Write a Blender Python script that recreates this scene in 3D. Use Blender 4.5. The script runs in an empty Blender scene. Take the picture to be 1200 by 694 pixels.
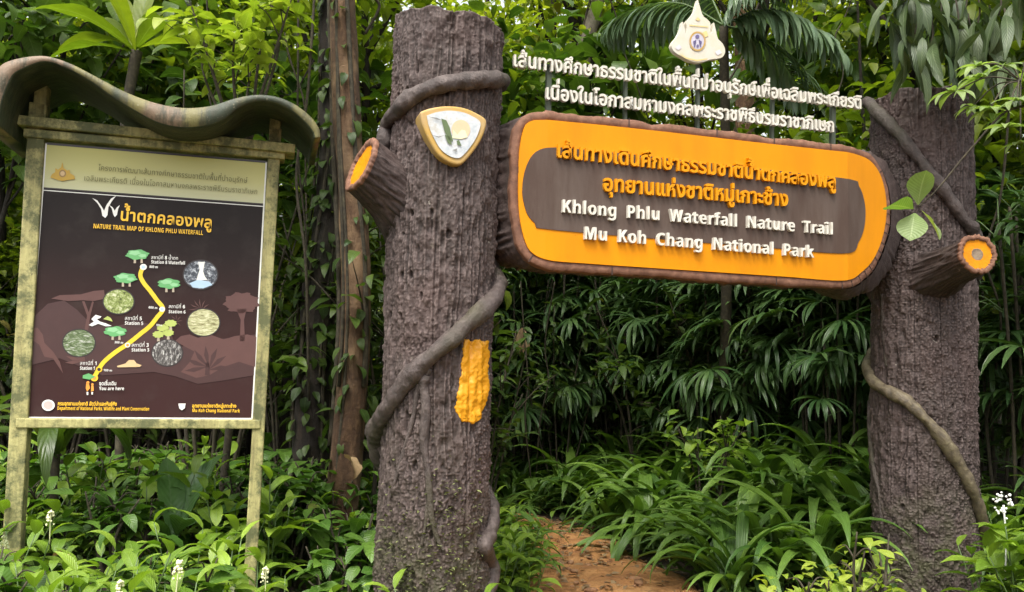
import bpy, math, random
import numpy as np
from mathutils import Vector, Matrix

R = math.radians
SC = bpy.context.scene
COL = SC.collection
rng = np.random.default_rng(11)
random.seed(11)

# ------------------------------------------------------------------ camera
PITCH, ROLL, F = R(4.49), R(1.42), 1000.0
CAMP = np.array([0.0, 0.0, 1.55])
_f = np.array([0, math.cos(PITCH), math.sin(PITCH)])
_u = np.array([0, -math.sin(PITCH), math.cos(PITCH)])
_r = np.array([1.0, 0, 0])
RT = _r * math.cos(ROLL) + _u * math.sin(ROLL)
UP = -_r * math.sin(ROLL) + _u * math.cos(ROLL)
cam = bpy.data.cameras.new('camera')
cam.sensor_width = 36.0
cam.lens = 30.0
cam.clip_start = 0.05
cam.clip_end = 500
camo = bpy.data.objects.new('camera', cam)
COL.objects.link(camo)
camo.matrix_world = Matrix(((RT[0], UP[0], -_f[0], CAMP[0]), (RT[1], UP[1], -_f[1], CAMP[1]),
                            (RT[2], UP[2], -_f[2], CAMP[2]), (0, 0, 0, 1)))
SC.camera = camo

# ------------------------------------------------------------------ light
SUN_EL, SUN_AZ = R(63), R(200)      # azimuth measured clockwise from +Y
w = bpy.data.worlds.new("World")
SC.world = w
w.use_nodes = True
nt = w.node_tree
bg = nt.nodes['Background']
sky = nt.nodes.new('ShaderNodeTexSky')
sky.sky_type = 'NISHITA'
sky.sun_disc = False
sky.sun_elevation = SUN_EL
sky.sun_rotation = SUN_AZ
sky.air_density = 1.6
sky.dust_density = 6.0
sky.ozone_density = 0.6
hs = nt.nodes.new('ShaderNodeHueSaturation'); hs.inputs['Saturation'].default_value = 0.3      # thin white overcast
nt.links.new(sky.outputs[0], hs.inputs['Color']); nt.links.new(hs.outputs[0], bg.inputs[0])
bg.inputs[1].default_value = 0.15
sl = bpy.data.lights.new('sun', 'SUN')
sl.energy = 1.5
sl.angle = R(25)
sl.color = (1.0, 0.96, 0.88)
so = bpy.data.objects.new('sun', sl)
COL.objects.link(so)
sd = Vector((math.sin(SUN_AZ) * math.cos(SUN_EL), math.cos(SUN_AZ) * math.cos(SUN_EL), math.sin(SUN_EL)))
so.rotation_euler = sd.to_track_quat('Z', 'Y').to_euler()
so.location = (0, -4, 12)
SC.view_settings.view_transform = 'Standard'
SC.view_settings.look = 'None'
SC.view_settings.gamma = 1
SC.view_settings.exposure = 1.35
SC.view_settings.use_curve_mapping = False
SC.cycles.max_bounces = 8
SC.cycles.transparent_max_bounces = 8
SC.cycles.use_denoising = True

# ------------------------------------------------------------------ pixel helpers (photo pixels 1200 x 694 -> points of the place)
def ray(px, py):
    return _f + RT * ((px - 600) / F) - UP * ((py - 347) / F)
def at(px, py, depth):
    return CAMP + ray(px, py) * depth
def at_y(px, py, y):
    d = ray(px, py)
    return CAMP + d * (y / d[1])
class Frame:
    """an upright local frame: x along a board, y away from the viewer, z up"""
    def __init__(s, x, y, yaw):
        s.o = np.array([x, y, 0.0]); s.yaw = yaw
        c, n = math.cos(yaw), math.sin(yaw)
        s.M = np.array([[c, n, 0], [-n, c, 0], [0, 0, 1]])   # world -> local
    def loc(s, P): return s.M @ (np.asarray(P) - s.o)
    def wor(s, P): return s.M.T @ np.asarray(P) + s.o
    def plane(s, px, py, y=0.0):
        c = s.loc(CAMP); d = s.M @ ray(px, py)
        return c + d * ((y - c[1]) / d[1])
    def cyl(s, px, py, cx, cy, r):
        c = s.loc(CAMP); d = s.M @ ray(px, py)
        a = d[0] ** 2 + d[1] ** 2
        ox, oy = c[0] - cx, c[1] - cy
        b = ox * d[0] + oy * d[1]
        q = b * b - a * (ox * ox + oy * oy - r * r)
        t = (-b - math.sqrt(max(q, 0))) / a
        P = c + d * t
        if q < 0:
            v = P[:2] - np.array([cx, cy]); v *= r / np.linalg.norm(v)
            P = np.array([cx + v[0], cy + v[1], P[2]])
        return P
GATE = Frame(0.166, 4.7, R(17.07))
BOARD = Frame(-2.467, 4.4, R(15.83))

# ------------------------------------------------------------------ mesh helpers
def link(o, parent=None):
    COL.objects.link(o)
    if parent is not None:
        o.parent = parent
    return o
def tag(o, label=None, cat=None, group=None, kind=None):
    if label: o['label'] = label
    if cat: o['category'] = cat
    if group: o['group'] = group
    if kind: o['kind'] = kind
    return o
def thing(name, label, cat, loc=(0, 0, 0), rz=0.0, group=None):
    o = bpy.data.objects.new(name, None)
    o.empty_display_size = 0.1
    o.location = loc
    o.rotation_euler = (0, 0, rz)
    link(o)
    return tag(o, label, cat, group)
def mesh_np(name, V, faces, uv=None, smooth=True):
    """faces: list of (n,k) int arrays; uv per vertex"""
    V = np.asarray(V, dtype=np.float32)
    me = bpy.data.meshes.new(name)
    loops = np.concatenate([f.ravel() for f in faces]).astype(np.int32)
    tot = np.concatenate([np.full(len(f), f.shape[1], np.int32) for f in faces])
    st = np.concatenate([[0], np.cumsum(tot)[:-1]]).astype(np.int32)
    me.vertices.add(len(V)); me.vertices.foreach_set('co', V.ravel())
    me.loops.add(len(loops)); me.loops.foreach_set('vertex_index', loops)
    me.polygons.add(len(tot)); me.polygons.foreach_set('loop_start', st); me.polygons.foreach_set('loop_total', tot)
    me.polygons.foreach_set('use_smooth', np.full(len(tot), smooth))
    if uv is not None:
        l = me.uv_layers.new(name='uv')
        l.data.foreach_set('uv', np.asarray(uv, np.float32)[loops].ravel())
    me.update(calc_edges=True)
    me.validate()
    return me
def obj(name, me, mat, parent=None, loc=None):
    if mat is not None and not me.materials:
        me.materials.append(mat)
    me.name = name
    o = bpy.data.objects.new(name, me)
    link(o, parent)
    if loc is not None: o.location = loc
    return o
class Acc:
    def __init__(s): s.V = []; s.F = []; s.U = []; s.n = 0
    def add(s, V, F, U=None):
        V = np.asarray(V, float)
        s.V.append(V)
        for f in (F if isinstance(F, list) else [F]):
            s.F.append(np.asarray(f) + s.n)
        s.U.append(np.zeros((len(V), 2)) if U is None else np.asarray(U))
        s.n += len(V)
        return s
    def mesh(s, name, smooth=True):
        by = {}
        for f in s.F: by.setdefault(f.shape[1], []).append(f)
        return mesh_np(name, np.concatenate(s.V), [np.concatenate(v) for v in by.values()], np.concatenate(s.U), smooth)
    def obj(s, name, mat, parent=None, smooth=True, loc=None):
        return obj(name, s.mesh(name, smooth), mat, parent, loc)
def grid_faces(nu, nv, wrap=False):
    i, j = np.meshgrid(np.arange(nu - 1), np.arange(nv if wrap else nv - 1), indexing='ij')
    j2 = (j + 1) % nv
    return np.stack([i * nv + j, i * nv + j2, (i + 1) * nv + j2, (i + 1) * nv + j], -1).reshape(-1, 4)
def smooth_path(P, n):
    """Catmull-Rom through points"""
    P = np.asarray(P, float)
    Q = np.vstack([2 * P[0] - P[1], P, 2 * P[-1] - P[-2]])
    out = []
    m = len(P) - 1
    for t in np.linspace(0, m, n):
        i = min(int(t), m - 1); u = t - i
        a, b, c, d = Q[i], Q[i + 1], Q[i + 2], Q[i + 3]
        out.append(0.5 * (2 * b + (c - a) * u + (2 * a - 5 * b + 4 * c - d) * u * u + (3 * b - a - 3 * c + d) * u ** 3))
    return np.array(out)
def tube(P, r, k=8, lump=0.0, cap=True):
    P = np.asarray(P, float); n = len(P)
    r = np.broadcast_to(np.asarray(r, float), (n,)) if np.ndim(r) else np.full(n, float(r))
    T = np.gradient(P, axis=0); T /= np.linalg.norm(T, axis=1, keepdims=True) + 1e-9
    a = np.array([0, 0, 1.0]) if abs(T[0][2]) < 0.9 else np.array([1.0, 0, 0])
    N = np.zeros_like(P); v = np.cross(T[0], a); v /= np.linalg.norm(v)
    for i in range(n):
        v = v - T[i] * (v @ T[i]); v /= np.linalg.norm(v) + 1e-9; N[i] = v
    B = np.cross(T, N)
    th = np.arange(k) * 2 * np.pi / k
    rr = r[:, None] * (1 + lump * rng.normal(0, 1, (n, k)))
    V = P[:, None] + rr[..., None] * (np.cos(th)[None, :, None] * N[:, None] + np.sin(th)[None, :, None] * B[:, None])
    U = np.stack(np.broadcast_arrays(th[None] / 6.2832, np.linspace(0, 1, n)[:, None]), -1)
    V = V.reshape(-1, 3); U = U.reshape(-1, 2)
    fs = [grid_faces(n, k, True)[:, ::-1]]
    if cap:
        V = np.vstack([V, P[0], P[-1]]); U = np.vstack([U, [0, 0], [0, 1]])
        j = np.arange(k); j2 = (j + 1) % k
        fs.append(np.stack([j, j2, np.full(k, n * k)], -1))
        fs.append(np.stack([(n - 1) * k + j2, (n - 1) * k + j, np.full(k, n * k + 1)], -1))
    return V, fs, U
def box(x0, x1, y0, y1, z0, z1):
    V = np.array([[x, y, z] for x in (x0, x1) for y in (y0, y1) for z in (z0, z1)], float)
    Fq = np.array([[0, 1, 3, 2], [4, 6, 7, 5], [0, 4, 5, 1], [2, 3, 7, 6], [0, 2, 6, 4], [1, 5, 7, 3]])
    return V, Fq
def bevel(o, w=0.008, seg=2):
    m = o.modifiers.new('bevel', 'BEVEL'); m.width = w; m.segments = seg; m.limit_method = 'ANGLE'
    return o
def prism(pts, y0, y1, nsub=None):
    """polygon pts (n,2) in xz, from y0 (front) to y1 (back): ngon faces"""
    pts = np.asarray(pts, float); n = len(pts)
    a = 0.5 * np.sum(pts[:, 0] * np.roll(pts[:, 1], -1) - np.roll(pts[:, 0], -1) * pts[:, 1])
    if a < 0: pts = pts[::-1]
    V = np.vstack([np.column_stack([pts[:, 0], np.full(n, y0), pts[:, 1]]), np.column_stack([pts[:, 0], np.full(n, y1), pts[:, 1]])])
    j = np.arange(n); j2 = (j + 1) % n
    return V, [np.arange(n)[None], (np.arange(n)[::-1] + n)[None], np.stack([j2, j, j + n, j2 + n], -1)]

def sstep(a, b, x):
    t = np.clip((x - a) / (b - a), 0, 1); return t * t * (3 - 2 * t)
# noise -----------------------------------------------------------------
_perm = rng.random((64, 64, 64)).astype(np.float32)
def vnoise(x, y, z):
    xi, yi, zi = np.floor(x).astype(int), np.floor(y).astype(int), np.floor(z).astype(int)
    fx, fy, fz = x - xi, y - yi, z - zi
    fx, fy, fz = [t * t * (3 - 2 * t) for t in (fx, fy, fz)]
    g = lambda a, b, c: _perm[(xi + a) % 64, (yi + b) % 64, (zi + c) % 64]
    l = lambda a, b, t: a + (b - a) * t
    return l(l(l(g(0, 0, 0), g(1, 0, 0), fx), l(g(0, 1, 0), g(1, 1, 0), fx), fy),
             l(l(g(0, 0, 1), g(1, 0, 1), fx), l(g(0, 1, 1), g(1, 1, 1), fx), fy), fz) * 2 - 1
def fbm(x, y, z, o=3):
    s = 0; a = 1.0
    for i in range(o):
        s = s + a * vnoise(x, y, z); x, y, z = x * 2.03 + 7.1, y * 2.03 + 3.7, z * 2.03 + 1.3; a *= 0.5
    return s

# ------------------------------------------------------------------ materials
def new_mat(name):
    m = bpy.data.materials.new(name); m.use_nodes = True
    t = m.node_tree; b = t.nodes['Principled BSDF']
    return m, t, b
def N(t, kind, **k):
    n = t.nodes.new(kind)
    for a, v in k.items():
        if a.startswith('i_'): n.inputs[a[2:].replace('_', ' ')].default_value = v
        else: setattr(n, a, v)
    return n
def ramp(t, fac, stops, interp='LINEAR'):
    r = t.nodes.new('ShaderNodeValToRGB'); r.color_ramp.interpolation = interp
    e = r.color_ramp.elements
    while len(e) < len(stops): e.new(0.5)
    for i, (p, c) in enumerate(stops):
        e[i].position = p; e[i].color = (*c, 1) if len(c) == 3 else c
    if fac is not None: t.links.new(fac, r.inputs[0])
    return r
def noise(t, vec, scale, detail=4, rough=0.6, dist=0.0):
    n = t.nodes.new('ShaderNodeTexNoise'); n.inputs['Scale'].default_value = scale
    n.inputs['Detail'].default_value = detail; n.inputs['Roughness'].default_value = rough; n.inputs['Distortion'].default_value = dist
    if vec is not None: t.links.new(vec, n.inputs['Vector'])
    return n
def mix(t, fac, a, b, mode='MIX'):
    m = t.nodes.new('ShaderNodeMix'); m.data_type = 'RGBA'; m.blend_type = mode
    for s, v in ((m.inputs[0], fac), (m.inputs[6], a), (m.inputs[7], b)):
        if hasattr(v, 'is_linked') or hasattr(v, 'links'): t.links.new(v, s)
        elif isinstance(v, (int, float)): s.default_value = v
        else: s.default_value = (*v, 1) if len(v) == 3 else v
    return m.outputs[2]
def mth(t, op, a, b=0.0, clamp=False):
    m = t.nodes.new('ShaderNodeMath'); m.operation = op; m.use_clamp = clamp
    for s, v in ((m.inputs[0], a), (m.inputs[1], b)):
        if hasattr(v, 'links'): t.links.new(v, s)
        else: s.default_value = v
    return m.outputs[0]
def bump(t, b, h, strength=0.5, dist=0.01):
    n = t.nodes.new('ShaderNodeBump'); n.inputs['Strength'].default_value = strength; n.inputs['Distance'].default_value = dist
    t.links.new(h, n.inputs['Height']); t.links.new(n.outputs[0], b.inputs['Normal'])
    return n
def coord(t, which='Object', scale=None):
    c = t.nodes.new('ShaderNodeTexCoord').outputs[which]
    if scale is not None:
        m = t.nodes.new('ShaderNodeMapping'); m.inputs['Scale'].default_value = scale
        t.links.new(c, m.inputs['Vector']); c = m.outputs[0]
    return c

def leaf_mat(name, dark, light, rough=0.42, trans=0.3, veins=14, rib=(0.2, 0.3, 0.08), brown=0.03, tcol=None, pleat=0):
    m, t, b = new_mat(name)
    geo = t.nodes.new('ShaderNodeNewGeometry'); oi = t.nodes.new('ShaderNodeObjectInfo')
    f = mth(t, 'ADD', mth(t, 'MULTIPLY', geo.outputs['Random Per Island'], 0.72), mth(t, 'MULTIPLY', oi.outputs['Random'], 0.28))
    mid = tuple((a + c) / 2 * 0.95 for a, c in zip(dark, light))
    stops = [(0.0, dark), (0.5, mid), (0.96 - brown, light)]
    if brown > 0: stops.append((0.985, (0.22, 0.17, 0.05)))
    c = ramp(t, f, stops).outputs[0]
    uv = t.nodes.new('ShaderNodeUVMap'); sep = t.nodes.new('ShaderNodeSeparateXYZ'); t.links.new(uv.outputs[0], sep.inputs[0])
    ax = mth(t, 'ABSOLUTE', mth(t, 'SUBTRACT', sep.outputs[0], 0.5))
    ribm = mth(t, 'LESS_THAN', ax, 0.028)
    c = mix(t, mth(t, 'MULTIPLY', ribm, 0.55), c, rib)
    n1 = noise(t, coord(t, 'Object'), 9, 3)
    c = mix(t, 0.35, c, ramp(t, n1.outputs[0], [(0.3, (0.45, 0.45, 0.45)), (0.7, (1.25, 1.25, 1.25))]).outputs[0], 'MULTIPLY')
    # side veins
    vv = mth(t, 'SINE', mth(t, 'MULTIPLY', mth(t, 'SUBTRACT', sep.outputs[1], mth(t, 'MULTIPLY', ax, 0.45)), veins * 6.283))
    if pleat: vv = mth(t, 'MULTIPLY', mth(t, 'SINE', mth(t, 'MULTIPLY', sep.outputs[0], pleat * 6.283)), 1.6)
    hgt = mth(t, 'ADD', mth(t, 'MULTIPLY', vv, 0.5), mth(t, 'MULTIPLY', ribm, -1.2))
    bump(t, b, hgt, 0.35, 0.004)
    t.links.new(c, b.inputs['Base Color'])
    b.inputs['Roughness'].default_value = rough
    b.inputs['Specular IOR Level'].default_value = 0.4
    tr = t.nodes.new('ShaderNodeBsdfTranslucent')
    tc = mix(t, 1.0, c, tcol or (1.5, 1.7, 0.55), 'MULTIPLY')
    t.links.new(tc, tr.inputs['Color'])
    ms = t.nodes.new('ShaderNodeMixShader'); ms.inputs[0].default_value = trans
    t.links.new(b.outputs[0], ms.inputs[1]); t.links.new(tr.outputs[0], ms.inputs[2])
    t.links.new(ms.outputs[0], t.nodes['Material Output'].inputs['Surface'])
    return m
def bark_mat(name, dark, mid, light, scale=(6, 6, 1.2), bstr=0.7, bdist=0.02, rough=0.85, moss=None, fine=30):
    m, t, b = new_mat(name)
    v = coord(t, 'Object', scale)
    n1 = noise(t, v, 3.0, 8, 0.7, 0.3)
    n2 = noise(t, coord(t, 'Object'), fine, 6, 0.7)
    n3 = noise(t, coord(t, 'Object'), 1.7, 3)
    h = mth(t, 'ADD', mth(t, 'MULTIPLY', n1.outputs[0], 1.0), mth(t, 'MULTIPLY', n2.outputs[0], 0.5))
    c = ramp(t, mth(t, 'MULTIPLY', h, 0.66), [(0.3, dark), (0.5, mid), (0.72, light)]).outputs[0]
    if moss:
        c = mix(t, ramp(t, n3.outputs[0], [(0.5, (0, 0, 0)), (0.68, (0.8, 0.8, 0.8))]).outputs[0], c, moss)
    t.links.new(c, b.inputs['Base Color'])
    b.inputs['Roughness'].default_value = rough
    bump(t, b, h, bstr, bdist)
    return m
def paint_mat(name, c, rough=0.5, dirt=0.25, dirtc=(0.12, 0.08, 0.04), scale=6, streak=True, bstr=0.15):
    m, t, b = new_mat(name)
    n1 = noise(t, coord(t, 'Object', (scale, scale, scale * (0.18 if streak else 1))), 1.0, 6, 0.65)
    n2 = noise(t, coord(t, 'Object'), 45, 4, 0.6)
    k = ramp(t, n1.outputs[0], [(0.42, (0, 0, 0)), (0.8, (dirt,) * 3)]).outputs[0]
    col = mix(t, k, c, dirtc)
    n4 = noise(t, coord(t, 'Object'), 2.3, 2)
    col = mix(t, 0.5, col, ramp(t, n4.outputs[0], [(0.3, (0.86, 0.86, 0.86)), (0.7, (1.05, 1.05, 1.05))]).outputs[0], 'MULTIPLY')
    sp = ramp(t, n2.outputs[0], [(0.7, (0, 0, 0)), (0.76, (dirt * 1.5,) * 3)]).outputs[0]
    col = mix(t, sp, col, dirtc)
    t.links.new(col, b.inputs['Base Color'])
    b.inputs['Roughness'].default_value = rough; b.inputs['Specular IOR Level'].default_value = 0.18
    bump(t, b, n2.outputs[0], bstr, 0.004)
    return m
def flat_mat(name, c, rough=0.5):
    m, t, b = new_mat(name)
    n = noise(t, coord(t, 'Object'), 14, 3)
    col = mix(t, 0.4, c, ramp(t, n.outputs[0], [(0.3, (0.8, 0.8, 0.8)), (0.7, (1.12, 1.12, 1.12))]).outputs[0], 'MULTIPLY')
    t.links.new(col, b.inputs['Base Color']); b.inputs['Roughness'].default_value = rough
    return m

MAT = {}
MAT['concrete_bark'] = None
def concrete_bark():
    m, t, b = new_mat('concrete_bark')
    o = coord(t, 'Object')
    v = coord(t, 'Object', (9, 9, 1.6))
    n1 = noise(t, v, 3.5, 8, 0.7, 0.4)
    n2 = noise(t, o, 38, 6, 0.75)
    n3 = noise(t, o, 2.2, 4)
    n4 = noise(t, o, 9, 6, 0.7)
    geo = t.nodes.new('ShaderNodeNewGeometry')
    h = mth(t, 'ADD', mth(t, 'MULTIPLY', n1.outputs[0], 0.8), mth(t, 'MULTIPLY', n2.outputs[0], 0.7))
    c = ramp(t, mth(t, 'MULTIPLY', h, 0.66), [(0.33, (0.018, 0.012, 0.011)), (0.5, (0.06, 0.041, 0.037)), (0.7, (0.125, 0.092, 0.084))]).outputs[0]
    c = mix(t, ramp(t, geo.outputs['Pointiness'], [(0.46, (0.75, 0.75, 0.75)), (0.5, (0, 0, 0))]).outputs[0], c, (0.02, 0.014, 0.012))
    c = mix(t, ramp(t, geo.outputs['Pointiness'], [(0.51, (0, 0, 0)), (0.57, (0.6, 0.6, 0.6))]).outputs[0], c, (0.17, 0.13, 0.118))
    c = mix(t, ramp(t, n3.outputs[0], [(0.5, (0, 0, 0)), (0.75, (0.5, 0.5, 0.5))]).outputs[0], c, (0.1, 0.06, 0.052))
    c = mix(t, ramp(t, n4.outputs[0], [(0.66, (0, 0, 0)), (0.74, (0.6, 0.6, 0.6))]).outputs[0], c, (0.24, 0.2, 0.165))
    n5 = noise(t, coord(t, 'Object', (2, 2, 0.5)), 1.6, 5, 0.7)
    c = mix(t, ramp(t, n5.outputs[0], [(0.5, (0, 0, 0)), (0.7, (0.55, 0.55, 0.55))]).outputs[0], c, (0.05, 0.038, 0.028))
    sp = t.nodes.new('ShaderNodeSeparateXYZ'); t.links.new(o, sp.inputs[0])
    low = ramp(t, sp.outputs[2], [(0.15, (1, 1, 1)), (0.95, (0, 0, 0))]).outputs[0]
    n6 = noise(t, o, 5, 6, 0.75)
    mk = mix(t, 1.0, low, ramp(t, n6.outputs[0], [(0.44, (0, 0, 0)), (0.6, (0.85, 0.85, 0.85))]).outputs[0], 'MULTIPLY')
    c = mix(t, mk, c, (0.055, 0.058, 0.022))
    n7 = noise(t, o, 13, 3, 0.6)
    c = mix(t, ramp(t, n7.outputs[0], [(0.72, (0, 0, 0)), (0.75, (0.8, 0.8, 0.8))]).outputs[0], c, (0.28, 0.25, 0.21))
    t.links.new(c, b.inputs['Base Color'])
    b.inputs['Roughness'].default_value = 0.72
    b.inputs['Specular IOR Level'].default_value = 0.4
    bump(t, b, h, 0.6, 0.011)
    return m
MAT['concrete_bark'] = concrete_bark()
MAT['vine'] = bark_mat('liana_concrete', (0.018, 0.013, 0.011), (0.065, 0.047, 0.042), (0.17, 0.135, 0.122), (6, 6, 4), 1.0, 0.016, 0.6, (0.05, 0.045, 0.02))
MAT['vine_olive'] = bark_mat('liana_olive', (0.035, 0.027, 0.02), (0.11, 0.085, 0.05), (0.21, 0.18, 0.1), (5, 5, 5), 0.7, 0.012, 0.6)
MAT['rim'] = bark_mat('rim_terracotta', (0.07, 0.03, 0.018), (0.17, 0.078, 0.045), (0.28, 0.145, 0.09), (5, 5, 5), 0.5, 0.008, 0.8)
MAT['orange'] = paint_mat('orange_paint', (0.66, 0.245, 0.001), 0.5, 0.45, (0.34, 0.12, 0.005), 3.5)
MAT['taupe'] = paint_mat('taupe_paint', (0.072, 0.047, 0.037), 0.55, 0.55, (0.17, 0.14, 0.12), 6)
MAT['yellow_letter'] = paint_mat('yellow_letter_paint', (0.68, 0.27, 0.003), 0.5, 0.3, (0.3, 0.12, 0.02), 20, False)
MAT['white_letter'] = paint_mat('white_letter_paint', (0.64, 0.61, 0.54), 0.5, 0.45, (0.3, 0.27, 0.18), 20, False)
MAT['white'] = paint_mat('emblem_white', (0.6, 0.57, 0.49), 0.4, 0.4, (0.6, 0.45, 0.18), 14, False)
MAT['gold'] = paint_mat('gold_paint', (0.46, 0.29, 0.08), 0.5, 0.6, (0.4, 0.33, 0.25), 10, False)
MAT['post'] = None

# ------------------------------------------------------------------ leaf templates
def profile(kind, t):
    if kind == 'lance': return np.sin(np.pi * np.clip(t, 0, 1) ** 0.8) ** 0.85
    if kind == 'ovate': return np.sin(np.pi * np.clip(t, 0, 1) ** 0.62) ** 0.8
    if kind == 'obov': return np.sin(np.pi * np.clip(t, 0, 1) ** 1.35) ** 0.75
    if kind == 'strap': return np.minimum(1, (t * 6 + 0.25)) * np.clip((1 - t) * 3.2, 0, 1) ** 0.7
    if kind == 'lobe': return (np.sin(np.pi * np.clip(t, 0, 1) ** 0.9) ** 0.7) * (0.72 + 0.28 * np.cos(t * 6.28 * 4.5))
def leaf_tpl(kind='lance', n=6, cols=2, droop=0.8, fold=0.25, wavy=0.0, arch=0.0, ph=0.0):
    """unit leaf: length 1 along +y, width 1 across x, normal +z; droop: total bend in radians"""
    t = np.linspace(0, 1, n + 1)
    ang = arch - droop * t ** 1.3 - arch * t
    dy = np.cos(ang); dz = np.sin(ang)
    y = np.concatenate([[0], np.cumsum((dy[1:] + dy[:-1]) / 2 / n)])
    z = np.concatenate([[0], np.cumsum((dz[1:] + dz[:-1]) / 2 / n)])
    p = np.maximum(profile(kind, t), 0.0); p[-1] = 0.02; p[0] = max(p[0], 0.06)
    s = np.linspace(-0.5, 0.5, cols + 1)
    X = p[:, None] * s[None]
    lift = np.abs(X) * fold
    nz = np.cos(ang)[:, None]; ny = -np.sin(ang)[:, None]
    wv = wavy * np.sin(t[:, None] * 14 + ph + s[None] * 3) * np.abs(s)[None] * p[:, None]
    Y = y[:, None] + ny * (lift * 0 + 0) + 0 * X
    Z = z[:, None] + 0 * X
    H = lift + wv                       # height above the leaf plane, in width units
    V = np.stack([X, Y, Z, H, np.broadcast_to(ny, X.shape), np.broadcast_to(nz, X.shape)], -1).reshape(-1, 6)
    U = np.stack([np.broadcast_to(s[None] + 0.5, X.shape), np.broadcast_to(t[:, None], X.shape)], -1).reshape(-1, 2)
    return V, grid_faces(n + 1, cols + 1), U
def frames(az, el, roll):
    """columns: side, direction, normal"""
    az, el, roll = np.broadcast_arrays(np.asarray(az, float), np.asarray(el, float), np.asarray(roll, float))
    d = np.stack([np.sin(az) * np.cos(el), np.cos(az) * np.cos(el), np.sin(el)], -1)
    s = np.stack([np.cos(az), -np.sin(az), 0 * az], -1)
    n = np.cross(s, d)
    c, sn = np.cos(roll)[:, None], np.sin(roll)[:, None]
    s2 = s * c + n * sn; n2 = -s * sn + n * c
    return np.stack([s2, d, n2], -1)
def leaves(acc, tpl, pos, az, el, roll, L, W):
    V6, Fq, U = tpl
    pos = np.atleast_2d(pos); n = len(pos)
    L = np.broadcast_to(np.asarray(L, float), (n,)); W = np.broadcast_to(np.asarray(W, float), (n,))
    M = frames(np.broadcast_to(az, (n,)), np.broadcast_to(el, (n,)), np.broadcast_to(roll, (n,)))
    loc = np.stack([V6[None, :, 0] * W[:, None], V6[None, :, 1] * L[:, None] + V6[None, :, 3] * V6[None, :, 4] * W[:, None],
                    V6[None, :, 2] * L[:, None] + V6[None, :, 3] * V6[None, :, 5] * W[:, None]], -1)
    P = np.einsum('nij,nkj->nki', M, loc) + pos[:, None]
    k = V6.shape[0]
    Fa = (Fq[None] + (np.arange(n) * k)[:, None, None]).reshape(-1, 4)
    acc.add(P.reshape(-1, 3), Fa, np.tile(U, (n, 1)))
U_ = lambda a, b, n=None: rng.uniform(a, b, n)

# ------------------------------------------------------------------ lettering (built-in font, every glyph placed by hand so Thai marks stack properly)
_glyph = {}
_fc = bpy.data.curves.new('glyph', 'FONT')
_fo = bpy.data.objects.new('glyph', _fc)
_fs = bpy.data.scenes.new('glyphs')
_fs.collection.objects.link(_fo)
def _eval(body, ext, off, res=3):
    _fc.body = body; _fc.extrude = ext; _fc.offset = off; _fc.resolution_u = res; _fc.size = 1
    me = bpy.data.meshes.new_from_object(_fo)
    V = np.zeros(len(me.vertices) * 3, np.float32); me.vertices.foreach_get('co', V); V = V.reshape(-1, 3)
    by = {}
    for p in me.polygons:
        by.setdefault(len(p.vertices), []).append(list(p.vertices))
    Fs = [np.array(v) for v in by.values()]
    bpy.data.meshes.remove(me)
    return V, Fs
ABOVE = '\u0e31\u0e34\u0e35\u0e36\u0e37\u0e4d'
TONE = '\u0e47\u0e48\u0e49\u0e4a\u0e4b\u0e4c'
BELOW = '\u0e38\u0e39\u0e3a'
def glyph(ch, ext, off, res):
    k = (ch, ext, off, res)
    if k not in _glyph:
        if ch == ' ':
            _glyph[k] = (np.zeros((0, 3)), [], 0.3)
        else:
            V, Fs = _eval(ch, ext, off, res)
            adv = 0.0
            if ch not in ABOVE + TONE + BELOW:
                adv = _eval(ch + '|', 0, 0, 1)[0][:, 0].max() - _eval('|', 0, 0, 1)[0][:, 0].max()
            _glyph[k] = (V, Fs, adv)
    return _glyph[k]
def bold_sans(s):
    o = ''
    for c in s:
        if 'A' <= c <= 'Z': o += chr(0x1d5d4 + ord(c) - 65)
        elif 'a' <= c <= 'z': o += chr(0x1d5ee + ord(c) - 97)
        elif '0' <= c <= '9': o += chr(0x1d7ec + ord(c) - 48)
        else: o += c
    return o
def text_mesh(s, ext=0.0, off=0.0, res=3, space=0.0):
    """returns V (x right, y up, z out), faces; unit size 1"""
    s = s.replace('\u0e33', '\u0e4d\u0e32')
    # sara am after a tone: the ring goes under the tone
    for tn in TONE: s = s.replace(tn + '\u0e4d', '\u0e4d' + tn)
    acc = Acc(); x = 0.0; prev = ''
    for ch in s:
        V, Fs, adv = glyph(ch, ext, off, res)
        up = 0.0
        if ch in TONE and prev in ABOVE and prev: up = 0.2
        if len(V):
            acc.add(V + np.array([x, up, 0]), Fs)
        if adv: x += adv + (space if ch != ' ' else 0)
        prev = ch
    return acc, x
def add_text(acc, s, p0, p1, xh, y, depth=0.0, off=0.02, res=3, space=0.0, thai=None):
    """baseline from p0 to p1 (x,z) in a local upright frame, on plane y (front), depth = thickness backwards, xh = letter height in m"""
    th = any(ord(c) > 0xe00 for c in s)
    sy = xh / (0.56 if th else 0.69)
    p0 = np.asarray(p0, float); p1 = np.asarray(p1, float)
    ext = depth / 2 / sy if depth else 0.0
    a, wd = text_mesh(bold_sans(s), 0.5 if depth else 0.0, off, res, space)
    V = np.concatenate(a.V)
    d = p1 - p0; L = np.linalg.norm(d); d = d / L; nrm = np.array([-d[1], d[0]])
    sx = L / wd
    P = p0 + np.outer(V[:, 0] * sx, d) + np.outer(V[:, 1] * sy, nrm)
    yy = y + (0.5 - V[:, 2]) * depth if depth else np.full(len(V), y)
    acc.add(np.column_stack([P[:, 0], yy, P[:, 1]]), a.F)

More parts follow.
